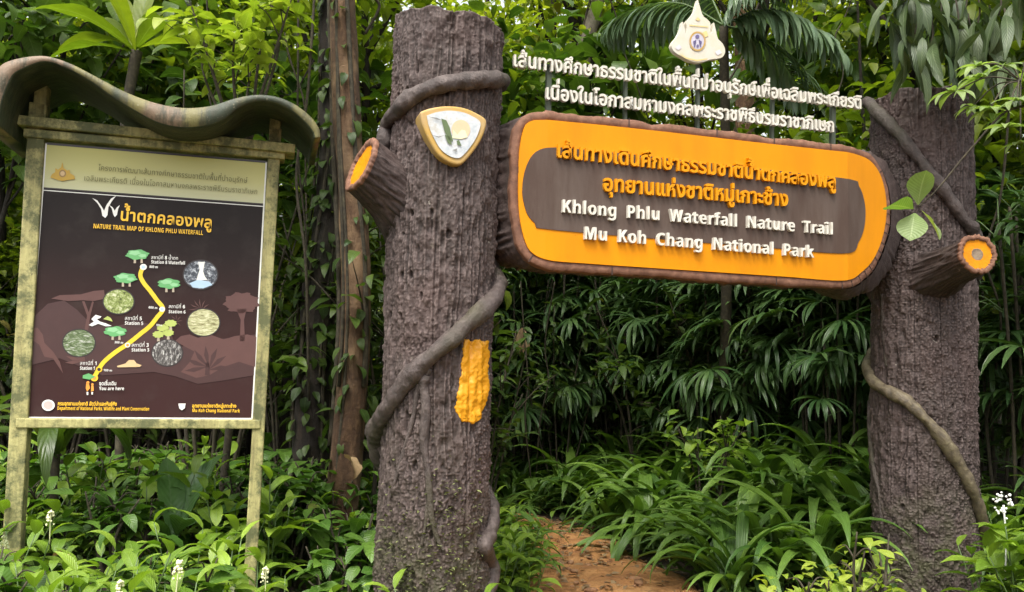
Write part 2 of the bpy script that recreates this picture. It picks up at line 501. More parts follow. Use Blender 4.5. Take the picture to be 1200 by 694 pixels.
# ================================================================== GROUND AND PATH
PATHC = np.array([[0.9, 0.5], [0.85, 3.0], [0.76, 5.7], [0.60, 6.9], [0.34, 8.0], [-0.4, 8.9], [-1.4, 9.6], [-2.6, 10.3], [-4.0, 11.2]])
PATHW = np.array([0.85, 0.72, 0.58, 0.48, 0.42, 0.40, 0.38, 0.36, 0.36])
PC = smooth_path(np.column_stack([PATHC, np.zeros(len(PATHC))]), 120)[:, :2]
PWI = np.interp(np.linspace(0, 1, 120), np.linspace(0, 1, len(PATHW)), PATHW)
def path_dist(x, y):
    x = np.asarray(x, float); y = np.asarray(y, float)
    d = np.hypot(x[..., None] - PC[:, 0], y[..., None] - PC[:, 1])
    i = d.argmin(-1)
    return np.take_along_axis(d, i[..., None], -1)[..., 0] - PWI[i]
def ground_h(x, y):
    x = np.asarray(x, float); y = np.asarray(y, float)
    pd = path_dist(x, y)
    far = sstep(5.2, 9.0, y) * sstep(0.1, 2.2, pd)
    h = 0.34 * far + 0.22 * sstep(1.0, 2.2, x) * sstep(5.6, 7.0, y) * sstep(0.0, 0.9, pd) + 0.05 * np.clip(y - 9, 0, 10) * sstep(0.2, 3, pd)
    h = h + 0.28 * sstep(-0.6, -1.6, x) * sstep(2.0, 3.4, y) * (1 - sstep(5.5, 8, y))
    z = 0.05 * vnoise(x * 0.9 + 5, y * 0.9 + 9, x * 0 + 2.5) * sstep(0, 0.6, pd)
    return h + z
def axis(a, b, da, lo, hi, n):
    return np.unique(np.concatenate([np.linspace(lo, a, n), np.arange(a, b, da), np.linspace(b, hi, n)]))
gx = axis(-9, 9, 0.16, -160, 160, 14); gy = axis(0, 18, 0.16, -120, 260, 14)
GX, GY = np.meshgrid(gx, gy, indexing='ij')
GZ = ground_h(GX, GY)
Vg = np.stack([GX, GY, GZ], -1).reshape(-1, 3)
m, t, b = new_mat('soil')
o_ = coord(t, 'Object')
n1 = noise(t, o_, 2.2, 6, 0.7); n2 = noise(t, o_, 24, 5, 0.7)
c = ramp(t, n1.outputs[0], [(0.3, (0.022, 0.018, 0.012)), (0.55, (0.05, 0.034, 0.02)), (0.75, (0.035, 0.045, 0.018))]).outputs[0]
c = mix(t, ramp(t, n2.outputs[0], [(0.55, (0, 0, 0)), (0.7, (0.7, 0.7, 0.7))]).outputs[0], c, (0.09, 0.06, 0.035))
t.links.new(c, b.inputs['Base Color']); b.inputs['Roughness'].default_value = 0.95; bump(t, b, n2.outputs[0], 0.8, 0.03)
tag(obj('ground', mesh_np('ground', Vg, [grid_faces(len(gx), len(gy))[:, ::-1]]), m), kind='structure')
# laterite path sheet
na = 15
nrm = np.gradient(PC, axis=0); nrm = np.column_stack([nrm[:, 1], -nrm[:, 0]]); nrm /= np.linalg.norm(nrm, axis=1, keepdims=True)
i4 = np.linspace(0, 119, 420); PCf = np.column_stack([np.interp(i4, np.arange(120), PC[:, k]) for k in (0, 1)])
nf = np.column_stack([np.interp(i4, np.arange(120), nrm[:, k]) for k in (0, 1)]); wf = np.interp(i4, np.arange(120), PWI)
sv = np.linspace(-1, 1, 33)
edge = 1 + 0.14 * vnoise(i4 * 0.11, i4 * 0 + 3.2, i4 * 0 + 1.1)
P2 = PCf[:, None] + nf[:, None] * (sv[None, :, None] * (wf * edge * 1.12)[:, None, None])
zz = ground_h(P2[..., 0], P2[..., 1]) + 0.012 + 0.035 * (1 - sv[None] ** 2) + 0.03 * fbm(P2[..., 0] * 3, P2[..., 1] * 3, P2[..., 0] * 0, 3) * (1 - sv[None] ** 4) + 0.008 * fbm(P2[..., 0] * 14, P2[..., 1] * 14, P2[..., 0] * 0 + 4, 2)
zz = np.where(np.abs(sv)[None] > 0.95, zz - 0.05, zz)
m, t, b = new_mat('laterite')
o_ = coord(t, 'Object')
n1 = noise(t, o_, 3.5, 6, 0.7); n2 = noise(t, o_, 38, 6, 0.7); n3 = noise(t, o_, 11, 5, 0.75)
c = ramp(t, n1.outputs[0], [(0.3, (0.24, 0.095, 0.028)), (0.52, (0.40, 0.19, 0.06)), (0.72, (0.48, 0.27, 0.11))]).outputs[0]
c = mix(t, ramp(t, n3.outputs[0], [(0.56, (0, 0, 0)), (0.68, (0.75, 0.75, 0.75))]).outputs[0], c, (0.13, 0.055, 0.022))
c = mix(t, ramp(t, n2.outputs[0], [(0.6, (0, 0, 0)), (0.7, (0.6, 0.6, 0.6))]).outputs[0], c, (0.52, 0.31, 0.14))
t.links.new(c, b.inputs['Base Color']); b.inputs['Roughness'].default_value = 0.9
bump(t, b, mth(t, 'ADD', n2.outputs[0], mth(t, 'MULTIPLY', n3.outputs[0], 1.5)), 0.8, 0.03)
tag(obj('path', mesh_np('path', np.concatenate([P2, zz[..., None]], -1).reshape(-1, 3), [grid_faces(420, 33)]), m), kind='structure')

# ================================================================== ENTRANCE GATE
gate = thing('entrance_gate', 'concrete log gateway with an orange name board between two bark textured pillars', 'gate',
             tuple(GATE.o), GATE.yaw)
PL = dict(c=None)
PYL, PYR = 0.22, 0.40            # how far each pillar's axis stands behind the board's face
def pyc(cx): return PYR if cx is cR else PYL
def pillar_axis(pxb, pyb, pxt, pyt, py=PYL):
    a = GATE.plane(pxb, pyb, py); b_ = GATE.plane(pxt, pyt, py)
    return a, b_
def pillar_r(T, Z, r, seed):
    cs, sn = np.cos(T), np.sin(T)
    s = seed * 9.7
    rr = r(Z) * (1 + 0.05 * vnoise(cs * 1.4 + s, sn * 1.4, Z * 0.9) + 0.02 * vnoise(cs * 3 + s, sn * 3, Z * 2.2))
    # bark: broken vertical ridges plus knobbly render
    wob = 0.35 * vnoise(cs * 2 + s, sn * 2, Z * 1.5)
    k = 13
    n_r = 1 - np.abs(vnoise((cs + wob * sn * 0.4) * k + s, (sn - wob * cs * 0.4) * k, Z * 2.0 + s))
    knob = np.abs(fbm(cs * 22 + s, sn * 22, Z * 62, 2))
    knob2 = fbm(cs * 9 + s, sn * 9, Z * 16, 3)
    mask = sstep(-0.3, 0.5, vnoise(cs * 1.2 + s, sn * 1.2, Z * 0.8 + 3))
    gran = 0.009 * knob * (0.5 + 0.7 * (1 - mask)) + 0.011 * knob2
    rr = rr + 0.0125 * (n_r ** 2 - 0.6) * (0.35 + 0.65 * mask) + gran
    cr = vnoise(cs * 7 + s, sn * 7, Z * 9 + 11)              # short dark cracks
    rr = rr - 0.02 * sstep(0.74, 0.84, cr)
    fis = np.abs(vnoise(cs * 2.6 + s, sn * 2.6, Z * 0.55 + 20 + 0.25 * vnoise(cs * 5, sn * 5, Z * 3)))      # long fissures
    rr = rr - 0.014 * (1 - sstep(0.0, 0.05, fis)) * sstep(-0.1, 0.3, vnoise(cs * 1.5 + 9, sn * 1.5, Z * 0.7))
    ck = np.abs(vnoise(cs * 1.3 + s, sn * 1.3, Z * 1.6 + 40 + 0.3 * vnoise(cs * 6, sn * 6, Z * 2)))          # cross cracks
    rr = rr - 0.010 * (1 - sstep(0.0, 0.022, ck)) * sstep(0.0, 0.4, vnoise(cs * 2.5 + 3, sn * 2.5, Z * 1.1))
    return rr
def pillar_mesh(ax, r, ztop, seed, top_slope, yc=PYL, nth=420, nz=760):
    (xb, zb), (xt, zt) = (ax[0][0], ax[0][2]), (ax[1][0], ax[1][2])
    z = np.linspace(-0.15, ztop, nz)
    th = np.linspace(0, 2 * np.pi, nth, endpoint=False)
    T, Z = np.meshgrid(th, z); T = T; Z = Z
    cx = xb + (xt - xb) * (Z - zb) / (zt - zb)
    cs, sn = np.cos(T), np.sin(T)
    rr = pillar_r(T, Z, r, seed); s = seed * 9.7
    zz = Z + np.where(Z > ztop - 0.1, (Z - ztop + 0.1) / 0.1, 0) * (top_slope * cs * r(Z) + 0.02 * vnoise(cs * 4 + s, sn * 4, Z * 0))
    V = np.stack([cx + rr * cs, yc + rr * sn, zz], -1).reshape(-1, 3)
    F4 = grid_faces(nz, nth, True)
    # top cap rings
    fr = np.array([0.8, 0.5, 0.2])
    last = V[-nth:]
    ctr = last.mean(0)
    caps = []
    for q in fr:
        caps.append(ctr + (last - ctr) * q + np.array([0, 0, 0.012]) + np.column_stack([np.zeros(nth), np.zeros(nth), 0.02 * rng.normal(0, 1, nth) * 0.3]))
    Vc = np.vstack([V] + caps)
    n0 = (nz - 1) * nth
    F5 = grid_faces(4, nth, True) + n0
    return Vc, [np.vstack([F4, F5])]
axL = pillar_axis(506, 690, 524, 35)
axR = pillar_axis(1084, 690, 1079, 119, PYR)
# radii from the photo's silhouettes
def sil(pxa, pxb, py, yc=PYL):
    c = GATE.wor(GATE.plane((pxa + pxb) / 2, py, yc)) - CAMP
    a, b_ = ray(pxa, py), ray(pxb, py)
    return math.hypot(c[0], c[1]) * math.sin(abs(math.atan2(a[0], a[1]) - math.atan2(b_[0], b_[1])) / 2)
rLb, rLm, rLt = sil(437, 573, 680), sil(447, 577, 400), sil(459, 588, 60)
rRb, rRt = sil(1019, 1150, 680, PYR), sil(1015, 1140, 140, PYR)
rL = lambda z: np.interp(z, [0.2, 1.6, 3.2], [rLb, rLm, rLt]) * 0.965
rR = lambda z: np.interp(z, [0.3, 2.8], [rRb, rRt]) * 0.965
zLt, zRt = axL[1][2], axR[1][2]
cL = lambda z: axL[0][0] + (axL[1][0] - axL[0][0]) * (z - axL[0][2]) / (axL[1][2] - axL[0][2])
cR = lambda z: axR[0][0] + (axR[1][0] - axR[0][0]) * (z - axR[0][2]) / (axR[1][2] - axR[0][2])
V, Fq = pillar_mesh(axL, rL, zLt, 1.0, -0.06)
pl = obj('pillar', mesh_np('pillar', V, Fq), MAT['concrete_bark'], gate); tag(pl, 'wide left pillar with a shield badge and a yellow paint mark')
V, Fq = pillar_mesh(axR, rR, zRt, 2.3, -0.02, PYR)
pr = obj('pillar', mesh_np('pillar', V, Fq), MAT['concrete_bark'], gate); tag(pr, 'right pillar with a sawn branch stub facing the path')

# ---- branch stubs (bark body, terracotta ring, orange sawn face)
def stub(face_c, base_c, fnorm, r0, r1, parent, nth=160, nz=90, squash=1.0, heart=True, seed=0.0):
    ax_ = face_c - base_c; length = np.linalg.norm(ax_); ax_ = ax_ / length
    a = np.asarray(fnorm, float); a /= np.linalg.norm(a)
    th = np.linspace(0, 2 * np.pi, nth, endpoint=False); q = np.linspace(0, 1, nz)
    T, Q = np.meshgrid(th, q)
    rad = r0 + (r1 - r0) * np.clip(1 - Q * 1.15, 0, 1) ** 2.0
    cs, sn = np.cos(T), np.sin(T)
    rad = rad * (1 + 0.10 * vnoise(cs * 1.5 + seed, sn * 1.5, Q * 2)) + 0.016 * (1 - 0.9 * Q ** 3) * (1 - np.abs(vnoise(cs * 9 + seed, sn * 9, Q * 3))) ** 2 + 0.008 * fbm(cs * 10, sn * 10 + seed, Q * 8, 2) - 0.012
    ctr = base_c + Q[..., None] * ax_ * length
    nq = ax_ + (a - ax_) * sstep(0.45, 1.0, Q)[..., None]; nq /= np.linalg.norm(nq, axis=-1, keepdims=True)
    s = np.cross(nq, [0, 0, 1.0]); s /= np.linalg.norm(s, axis=-1, keepdims=True); n = np.cross(s, nq)
    P = ctr + rad[..., None] * (cs[..., None] * s + squash * sn[..., None] * n)
    Vb = P.reshape(-1, 3)
    obj('branch_stub', mesh_np('branch_stub', Vb, [grid_faces(nz, nth, True)]), MAT['concrete_bark'], parent)
    rim = P[-1]
    def ring(qs, offs):
        rr = []
        for q_, o in zip(qs, offs):
            rr.append(face_c + (rim - face_c) * q_ + a * o)
        return np.array(rr)
    A = ring([1.0, 1.03, 0.97, 0.80, 0.74], [-0.012, 0.006, 0.014, 0.012, -0.006])
    obj('cut_rim', mesh_np('cut_rim', A.reshape(-1, 3), [grid_faces(5, nth, True)]), MAT['rim'], parent)
    qs = [0.77, 0.6, 0.4, 0.31, 0.3, 0.26, 0.12, 0.01] if heart else [0.77, 0.5, 0.25, 0.1, 0.01]
    of = [0.0, -0.002, -0.003, -0.003, -0.002, -0.005, -0.006, -0.006] if heart else [0, -0.004, -0.008, -0.01, -0.01]
    B = ring(qs, of)
    obj('cut_face', mesh_np('cut_face', B[:4 if heart else None].reshape(-1, 3), [grid_faces(4 if heart else len(qs), nth, True)]), MAT['cut_orange'], parent)
    if heart:
        obj('cut_heart', mesh_np('cut_heart', B[3:].reshape(-1, 3), [grid_faces(5, nth, True)]), MAT['stub_heart'], parent)
MAT['cut_orange'] = paint_mat('cut_orange_paint', (0.66, 0.24, 0.001), 0.55, 0.5, (0.22, 0.08, 0.015), 16, False, 0.5)
MAT['stub_heart'] = bark_mat('stub_heart', (0.1, 0.08, 0.05), (0.22, 0.16, 0.11), (0.3, 0.26, 0.17), (8, 8, 8), 0.5, 0.01)
fc = GATE.loc(at_y(424, 194, 4.50))
stub(fc, np.array([cL(fc[2] - .24), 0.36, fc[2] - .27]), (-0.92, -0.24, 0.32), 0.165, 0.34, pl, heart=False, seed=2.0)
fc = GATE.loc(at_y(1146, 298, 5.14))
stub(fc, np.array([cR(fc[2] - .1), 0.52, fc[2] - .12]), GATE.M @ np.array([0.02, -0.99, 0.10]), 0.128, 0.30, pr, seed=7.0)

# ---- lianas on the pillars
def on_pillar(pts, cx, rfun, lift):
    out = []
    for px, py in pts:
        z0 = GATE.plane(px, py, -0.05)[2]
        out.append(GATE.cyl(px, py, cx(z0), pyc(cx), float(rfun(z0)) + lift))
    return out
def around(P, cx, rfun, lift, dth, dz, n=4):
    """carry a liana on round the back from its last point"""
    P = np.asarray(P); th = math.atan2(P[1] - pyc(cx), P[0] - cx(P[2])); out = []
    for i in range(1, n + 1):
        z = P[2] + dz * i / n; a = th + dth * i / n; r = float(rfun(z)) + lift
        out.append(np.array([cx(z) + r * math.cos(a), pyc(cx) + r * math.sin(a), z]))
    return out
def liana(pts, cx, rfun, rad, mat, parent, start=None, end=None, name='liana', taper=(1, 1), lump=0.02, lift=None):
    lift = rad * 0.55 if lift is None else lift
    P = on_pillar(pts, cx, rfun, lift)
    if start: P = around(P[0], cx, rfun, lift, *start)[::-1] + P
    if end: P = P + around(P[-1], cx, rfun, lift, *end)
    n = len(P) * 12
    C = smooth_path(P, n)
    r = rad * np.linspace(taper[0], taper[1], n) * (1 + 0.16 * vnoise(np.arange(n) * 0.13, np.zeros(n) + len(pts), np.zeros(n)))
    V, fs, U = tube(C, r, 24); cc = np.vstack([np.repeat(C, 24, 0), C[:1], C[-1:]])
    rd = V - cc; V = cc + rd * (1 + 0.16 * fbm(V[:, 0] * 14, V[:, 1] * 14, V[:, 2] * 14, 3) + 0.10 * vnoise(V[:, 0] * 45, V[:, 1] * 45, V[:, 2] * 20))[:, None]
    a = Acc(); a.add(V, fs, U)
    return a.obj(name, mat, parent)
lv = liana([(590, 95), (575, 93), (545, 95), (512, 101), (485, 112), (465, 130), (453, 147), (446, 165)], cL, rL, 0.044, MAT['vine'], pl,
      start=(1.1, 0.05), end=(-0.9, -0.3))
liana([(583, 342), (574, 356), (552, 376), (522, 403), (494, 428), (470, 455), (450, 485), (440, 506)], cL, rL, 0.051, MAT['vine'], pl,
      start=(1.0, 0.25), end=(-1.0, -0.35), taper=(0.85, 1.1))
liana([(499, 440), (496, 452), (499, 475), (497, 520), (502, 560), (505, 600), (512, 630), (520, 645)], cL, rL, 0.019, MAT['vine'], pl, name='aerial_root', taper=(1.7, 0.5), lift=0.012)
liana([(503, 432), (490, 455), (484, 490), (473, 530), (462, 568), (454, 592)], cL, rL, 0.015, MAT['vine'], pl, name='aerial_root', taper=(1.3, 0.4), lift=0.01)
liana([(503, 570), (500, 605), (494, 640)], cL, rL, 0.014, MAT['vine'], pl, name='aerial_root', taper=(1.0, 0.5), lift=0.01)
liana([(568, 640), (577, 662), (574, 690), (560, 715)], cL, rL, 0.04, MAT['vine'], pl, start=(1.0, 0.25), end=(-1.0, -0.2))
liana([(1018, 121), (1032, 136), (1052, 156), (1072, 180), (1093, 207), (1112, 232), (1130, 258), (1140, 268)], cR, rR, 0.04, MAT['vine'], pr,
      start=(-0.15, 0.02), end=(0.8, -0.3))
liana([(1017, 432), (1026, 449), (1045, 461), (1066, 473), (1090, 497), (1112, 525), (1130, 555), (1144, 585), (1151, 610)], cR, rR, 0.04, MAT['vine_olive'], pr,
      start=(-1.0, 0.25), end=(0.9, -0.4))
liana([(1019, 470), (1021, 510), (1024, 545), (1031, 580), (1035, 625)], cR, rR, 0.022, MAT['vine'], pr, name='aerial_root', taper=(1.2, 0.6), lift=0.008)
liana([(1034, 345), (1036, 390), (1040, 430)], cR, rR, 0.018, MAT['vine'], pr, name='aerial_root', taper=(1.0, 0.7), lift=0.004)

# ---- yellow paint mark (follows the bark of the left pillar)
def paint_patch():
    # irregular brush edge
    rows = [(398, 543, 572), (412, 541, 573), (440, 539, 572), (462, 535, 571), (478, 533, 568), (490, 537, 563), (496, 543, 558)]
    ys = np.array([r[0] for r in rows]); A = np.array([r[1] for r in rows]); B_ = np.array([r[2] for r in rows])
    Y = np.linspace(398, 496, 130); nx = 50
    V = []
    for i, y in enumerate(Y):
        jag = 1.2 * math.sin(y * 0.35) + 0.5 * math.sin(y * 1.1 + 1)
        a, b_ = np.interp(y, ys, A) + jag * 0.6, np.interp(y, ys, B_) + jag * 0.5
        for j, x in enumerate(np.linspace(a, b_, nx)):
            yy = y + (1.2 * math.sin(x * 0.4) + 0.5 * math.sin(x * 0.9)) * (1 - abs(i - 65) / 65.0 < 0.12)
            z0 = GATE.plane(x, yy, -0.05)[2]
            edge = min(i, 129 - i, j, nx - 1 - j)
            P = GATE.cyl(x, yy, cL(z0), 0.22, float(rL(z0)))
            V.append((math.atan2(P[1] - 0.22, P[0] - cL(P[2])), P[2], 0.007 if edge > 1 else (0.003 if edge == 1 else -0.008)))
    V = np.array(V)
    q_ = pillar_r(V[:, 0], V[:, 1], rL, 1.0).reshape(130, nx)
    for _ in range(5):                                           # thick paint bridges the fine grooves
        e_ = np.pad(q_, 1, mode='edge'); q_ = (e_[:-2, 1:-1] + e_[2:, 1:-1] + e_[1:-1, :-2] + e_[1:-1, 2:] + 2 * q_) / 6
    q_ = q_.ravel() + V[:, 2]; cx_ = cL(V[:, 1])
    V = np.column_stack([cx_ + q_ * np.cos(V[:, 0]), 0.22 + q_ * np.sin(V[:, 0]), V[:, 1]])
    return mesh_np('paint_mark', np.array(V), [grid_faces(130, nx)[:, ::-1]])
m, t, b = new_mat('yellow_mark_paint')
o_ = coord(t, 'Object'); n1 = noise(t, o_, 25, 6, 0.7); n2 = noise(t, o_, 60, 4, 0.6)
c = mix(t, ramp(t, n1.outputs[0], [(0.64, (0, 0, 0)), (0.72, (0.8, 0.8, 0.8))]).outputs[0], (0.64, 0.28, 0.004), (0.26, 0.14, 0.04))
t.links.new(c, b.inputs['Base Color']); b.inputs['Roughness'].default_value = 0.5; bump(t, b, mth(t, 'ADD', n1.outputs[0], n2.outputs[0]), 0.35, 0.005)
obj('paint_mark', paint_patch(), m, pl)

# ---- shield badge
def gp(pts, y): return np.array([GATE.plane(px, py, y)[[0, 2]] for px, py in pts])
yb = 0.22 - float(rL(2.6)) - 0.045
sh = [(492, 131), (505, 126.5), (524, 124), (543, 126), (558, 132), (570, 141), (567, 157), (559, 172), (548, 186), (539, 193), (527, 191), (513, 181), (502, 163), (495, 146)]
out = smooth_path(np.column_stack([gp(sh + sh[:1], yb), np.zeros(len(sh) + 1)]), 70)[:-1, :2]
ctr = out.mean(0)
V, fs = prism(out, yb, yb + 0.16); bevel(obj('shield_badge', mesh_np('shield_badge', V, fs, smooth=False), MAT['gold'], pl), 0.012, 3)
inn = ctr + (out - ctr) * 0.80
V, fs = prism(inn, yb - 0.006, yb + 0.02)
m, t, b = new_mat('badge_field'); o_ = coord(t, 'Object'); n1 = noise(t, o_, 14, 5, 0.7)
c = ramp(t, n1.outputs[0], [(0.35, (0.36, 0.4, 0.43)), (0.55, (0.52, 0.54, 0.55)), (0.7, (0.42, 0.4, 0.35))]).outputs[0]
t.links.new(c, b.inputs['Base Color']); b.inputs['Roughness'].default_value = 0.35
obj('badge_field', mesh_np('badge_field', V, fs, smooth=False), m, pl)
def disc_pts(cx, cy, rx, ry, n=28, a0=0, a1=2 * math.pi): return [(cx + rx * math.cos(a), cy + ry * math.sin(a)) for a in np.linspace(a0, a1, n, endpoint=False)]
def flat_poly(acc, frame, pts, y):
    q = np.array([frame.plane(px, py, y) for px, py in pts])
    a = 0.5 * np.sum(q[:, 0] * np.roll(q[:, 2], -1) - np.roll(q[:, 0], -1) * q[:, 2])
    if a < 0: q = q[::-1]
    acc.add(q, np.arange(len(q))[None])
a = Acc(); flat_poly(a, GATE, disc_pts(540, 152, 11, 11.5), yb - 0.008); a.obj('badge_sun', flat_mat('badge_sun', (0.75, 0.45, 0.28)), pl, False)
a = Acc(); flat_poly(a, GATE, [(531, 152), (536, 158), (541, 152), (545, 153), (548, 161), (540, 163), (530, 162)], yb - 0.010); a.obj('badge_hill', flat_mat('badge_hill', (0.6, 0.62, 0.4)), pl, False)
a = Acc()
for q in ([(517, 139), (523, 141), (527, 149), (529, 158), (531, 166), (526, 164), (521, 154)], [(521, 158), (527, 160), (530, 170), (525, 168)], [(535, 165), (538, 164), (541, 171), (536, 170)]):
    flat_poly(a, GATE, q, yb - 0.012)
a.obj('badge_bird', flat_mat('badge_bird', (0.09, 0.13, 0.05)), pl, False)
a = Acc()
for q in ([(503, 137), (512, 138), (518, 141), (512, 140.2)], [(505, 158), (514, 160), (521, 158.5), (514, 161.5)], [(530, 176), (536, 174), (535, 178)]):
    flat_poly(a, GATE, q, yb - 0.014)
a.obj('badge_lines', flat_mat('badge_lines', (0.2, 0.2, 0.19)), pl, False)

# ---- the sign log between the pillars
SX0 = GATE.plane(640, 200)[0]; SX1 = GATE.plane(992, 250)[0]
def fold(V):
    """the two ends of the face turn back a little, as on the built sign"""
    V = np.array(V, float)
    V[:, 1] += 0.22 * np.clip(V[:, 0] - SX1, 0, None) + 0.10 * np.clip(SX0 - V[:, 0], 0, None)
    return V
outl = [(640, 131), (720, 139), (800, 148), (880, 157.5), (960, 166.5), (1005, 172), (1028, 180), (1044, 197), (1053, 222), (1055, 250), (1049, 280), (1036, 307), (1018, 325), (990, 338),
        (920, 334), (840, 329), (760, 324), (690, 319.5), (640, 315), (616, 303), (605, 282), (599, 250), (598, 210), (600, 170), (607, 142), (620, 132)]
O2 = gp(outl + outl[:1], 0.0)
O2 = smooth_path(np.column_stack([O2, np.zeros(len(O2))]), 601)[:-1, :2]
seg = np.linalg.norm(np.diff(np.vstack([O2, O2[:1]]), axis=0), axis=1); cum = np.concatenate([[0], np.cumsum(seg)]); NO = 900
uu = np.linspace(0, cum[-1], NO, endpoint=False)
cl = np.vstack([O2, O2[:1]]); O2 = np.column_stack([np.interp(uu, cum, cl[:, k]) for k in (0, 1)])
tg = np.roll(O2, -3, 0) - np.roll(O2, 3, 0); nr = np.column_stack([tg[:, 1], -tg[:, 0]]); nr /= np.linalg.norm(nr, axis=1, keepdims=True)
sc_ = O2.mean(0)
if ((O2 - sc_) * nr).sum() < 0: nr = -nr
jag = 0.008 * fbm(uu * 9, uu * 0 + 1, uu * 0, 3) + 0.006 * np.round(vnoise(uu * 2.2, uu * 0, uu * 0 + 5) * 2) * 0.5
Oj = O2 + nr * jag[:, None]
# terracotta band: face band + chamfered outer edge
def strip(offs, ys, jagk):
    rows = []
    for o, y, k in zip(offs, ys, jagk):
        q = O2 + nr * (o + jag[:, None] * k)
        rows.append(fold(np.column_stack([q[:, 0], np.full(NO, y), q[:, 1]])))
    return np.array(rows)
rowsB = strip([-0.052, -0.046, -0.006, 0.0, 0.002], [0.004, -0.004, -0.004, 0.006, 0.05], [0.5, 0.5, 1, 1, 1])
Vb = rowsB.reshape(-1, 3)
# cracks across the band
sb = tag(obj('sign_log', bpy.data.meshes.new('sign_log'), None, gate), 'dark bark log carrying the orange board')
# bark side of the log, front to back
nyb = 60; q = np.linspace(0, 1, nyb)
UUm, Q = np.meshgrid(uu, q)
endk = np.abs(nr[None, :, 0]) ** 1.5
rend = endk * (nr[None, :, 0] > 0)
bul = (0.012 + 0.07 * endk) * np.sin(np.pi * np.clip(Q * 0.75, 0, 1)) + 0.21 * rend * sstep(-0.08, 0.2, Q) - 0.06 * Q * (1 - endk) - 0.10 * Q ** 3
ridge = (0.006 + 0.016 * endk) * (1 - np.abs(vnoise(UUm * 26, Q * 1.6, UUm * 0 + 3)) * 1.6) * np.clip(Q * 6, 0, 1) + 0.012 * fbm(UUm * 18, Q * 8, UUm * 0, 3) * np.clip(Q * 6, 0, 1)
off = bul + ridge
P = np.stack([O2[None, :, 0] + nr[None, :, 0] * (off + jag), 0.03 + Q * 0.46, O2[None, :, 1] + nr[None, :, 1] * (off + jag)], -1)
sh_ = P.shape; P = fold(P.reshape(-1, 3))
back = P[-NO:]; 
Vall = np.vstack([P, back.mean(0)])
j = np.arange(NO); j2 = (j + 1) % NO
bi = (nyb - 1) * NO
me = mesh_np('sign_log', Vall, [grid_faces(nyb, NO, True), np.stack([bi + j, bi + j2, np.full(NO, nyb * NO)], -1)])
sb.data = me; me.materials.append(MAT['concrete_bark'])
obj('log_rim', mesh_np('log_rim', Vb, [grid_faces(5, NO, True)[:, ::-1]]), MAT['rim'], sb)
a = Acc()
for i in (70, 150, 205, 262, 330, 365, 372, 382, 391, 402, 411, 420, 432, 441, 450, 462, 474, 540, 690, 760):
    c0 = strip([-0.045, 0.004], [-0.0055, -0.0055], [0.5, 1])[:, [i, (i + 1) % NO]]
    a.add(c0.reshape(-1, 3), np.array([[0, 1, 3, 2]]))
a.obj('rim_crack', flat_mat('rim_crack', (0.03, 0.015, 0.01)), sb, False)
def panel(out2, y, th, name, mat, seg_x=40):
    """a slab with the outline out2 whose ends fold back: built as vertical strips"""
    x = np.unique(np.concatenate([np.linspace(out2[:, 0].min() + 1e-4, out2[:, 0].max() - 1e-4, seg_x), [SX0, SX1]]))
    x = np.unique(np.concatenate([x, out2[:, 0].min() + (out2[:, 0].max() - out2[:, 0].min()) * (0.5 - 0.5 * np.cos(np.linspace(0.01, np.pi - 0.01, 160)))]))
    lo, hi = [], []
    cl_ = np.vstack([out2, out2[:1]])
    for xv in x:
        zs = []
        for k in range(len(out2)):
            x0, x1 = cl_[k, 0], cl_[k + 1, 0]
            if (x0 - xv) * (x1 - xv) <= 0 and x0 != x1:
                zs.append(cl_[k, 1] + (cl_[k + 1, 1] - cl_[k, 1]) * (xv - x0) / (x1 - x0))
        lo.append(min(zs)); hi.append(max(zs))
    lo, hi = np.array(lo), np.array(hi)
    rows = np.array([fold(np.column_stack([x, np.full(len(x), yy), zz])) for yy, zz in ((y + th, lo), (y, lo + 0.001), (y, hi - 0.001), (y + th, hi))])
    V = rows.reshape(-1, 3)
    return obj(name, mesh_np(name, V, [grid_faces(4, len(x))[:, ::-1]], smooth=False), mat, sb)
PO = O2 - nr * 0.048
bd_ = panel(PO, -0.012, 0.03, 'orange_board', MAT['orange'])
ins = [(655, 172.5), (760, 183), (880, 196.5), (997, 210), (1007, 215), (1014, 225), (1018.5, 243), (1017, 265), (1009, 283), (992, 297), (900, 290.5), (780, 281), (643, 269), (630, 263.5), (620, 253), (615, 239), (613, 222), (616, 200), (624, 182), (636, 174)]
I2 = gp(ins + ins[:1], -0.016)
I2 = smooth_path(np.column_stack([I2, np.zeros(len(I2))]), 200)[:-1, :2]
panel(I2, -0.017, 0.012, 'brown_inset', MAT['taupe'])
def sign_text(s, p0, p1, xh, mat, label, off, space=0.03, depth=0.031, y=-0.041):
    a = Acc(); q = gp([p0, p1], y)
    add_text(a, s, q[0], q[1], xh, y, depth, off, 3, space)
    o = a.obj('lettering', mat, sb, False); tag(o, label)
    return o
px = 1 / F * 4.75
sign_text('เส้นทางเดินศึกษาธรรมชาติน้ำตกคลองพลู', (652, 183.5), (981, 220.5), 14.5 * px, MAT['yellow_letter'], 'first line, yellow Thai letters', 0.022)
sign_text('อุทยานแห่งชาติหมู่เกาะช้าง', (707, 223), (925, 241.5), 15.0 * px, MAT['yellow_letter'], 'second line, yellow Thai letters', 0.022)
sign_text('Khlong  Phlu  Waterfall  Nature  Trail', (658, 248.5), (978, 275), 14.5 * px, MAT['white_letter'], 'third line, white English letters', 0.0, 0.05)
sign_text('Mu  Koh  Chang  National  Park', (684, 280), (955, 302), 14.5 * px, MAT['white_letter'], 'fourth line, white English letters', 0.0, 0.05)
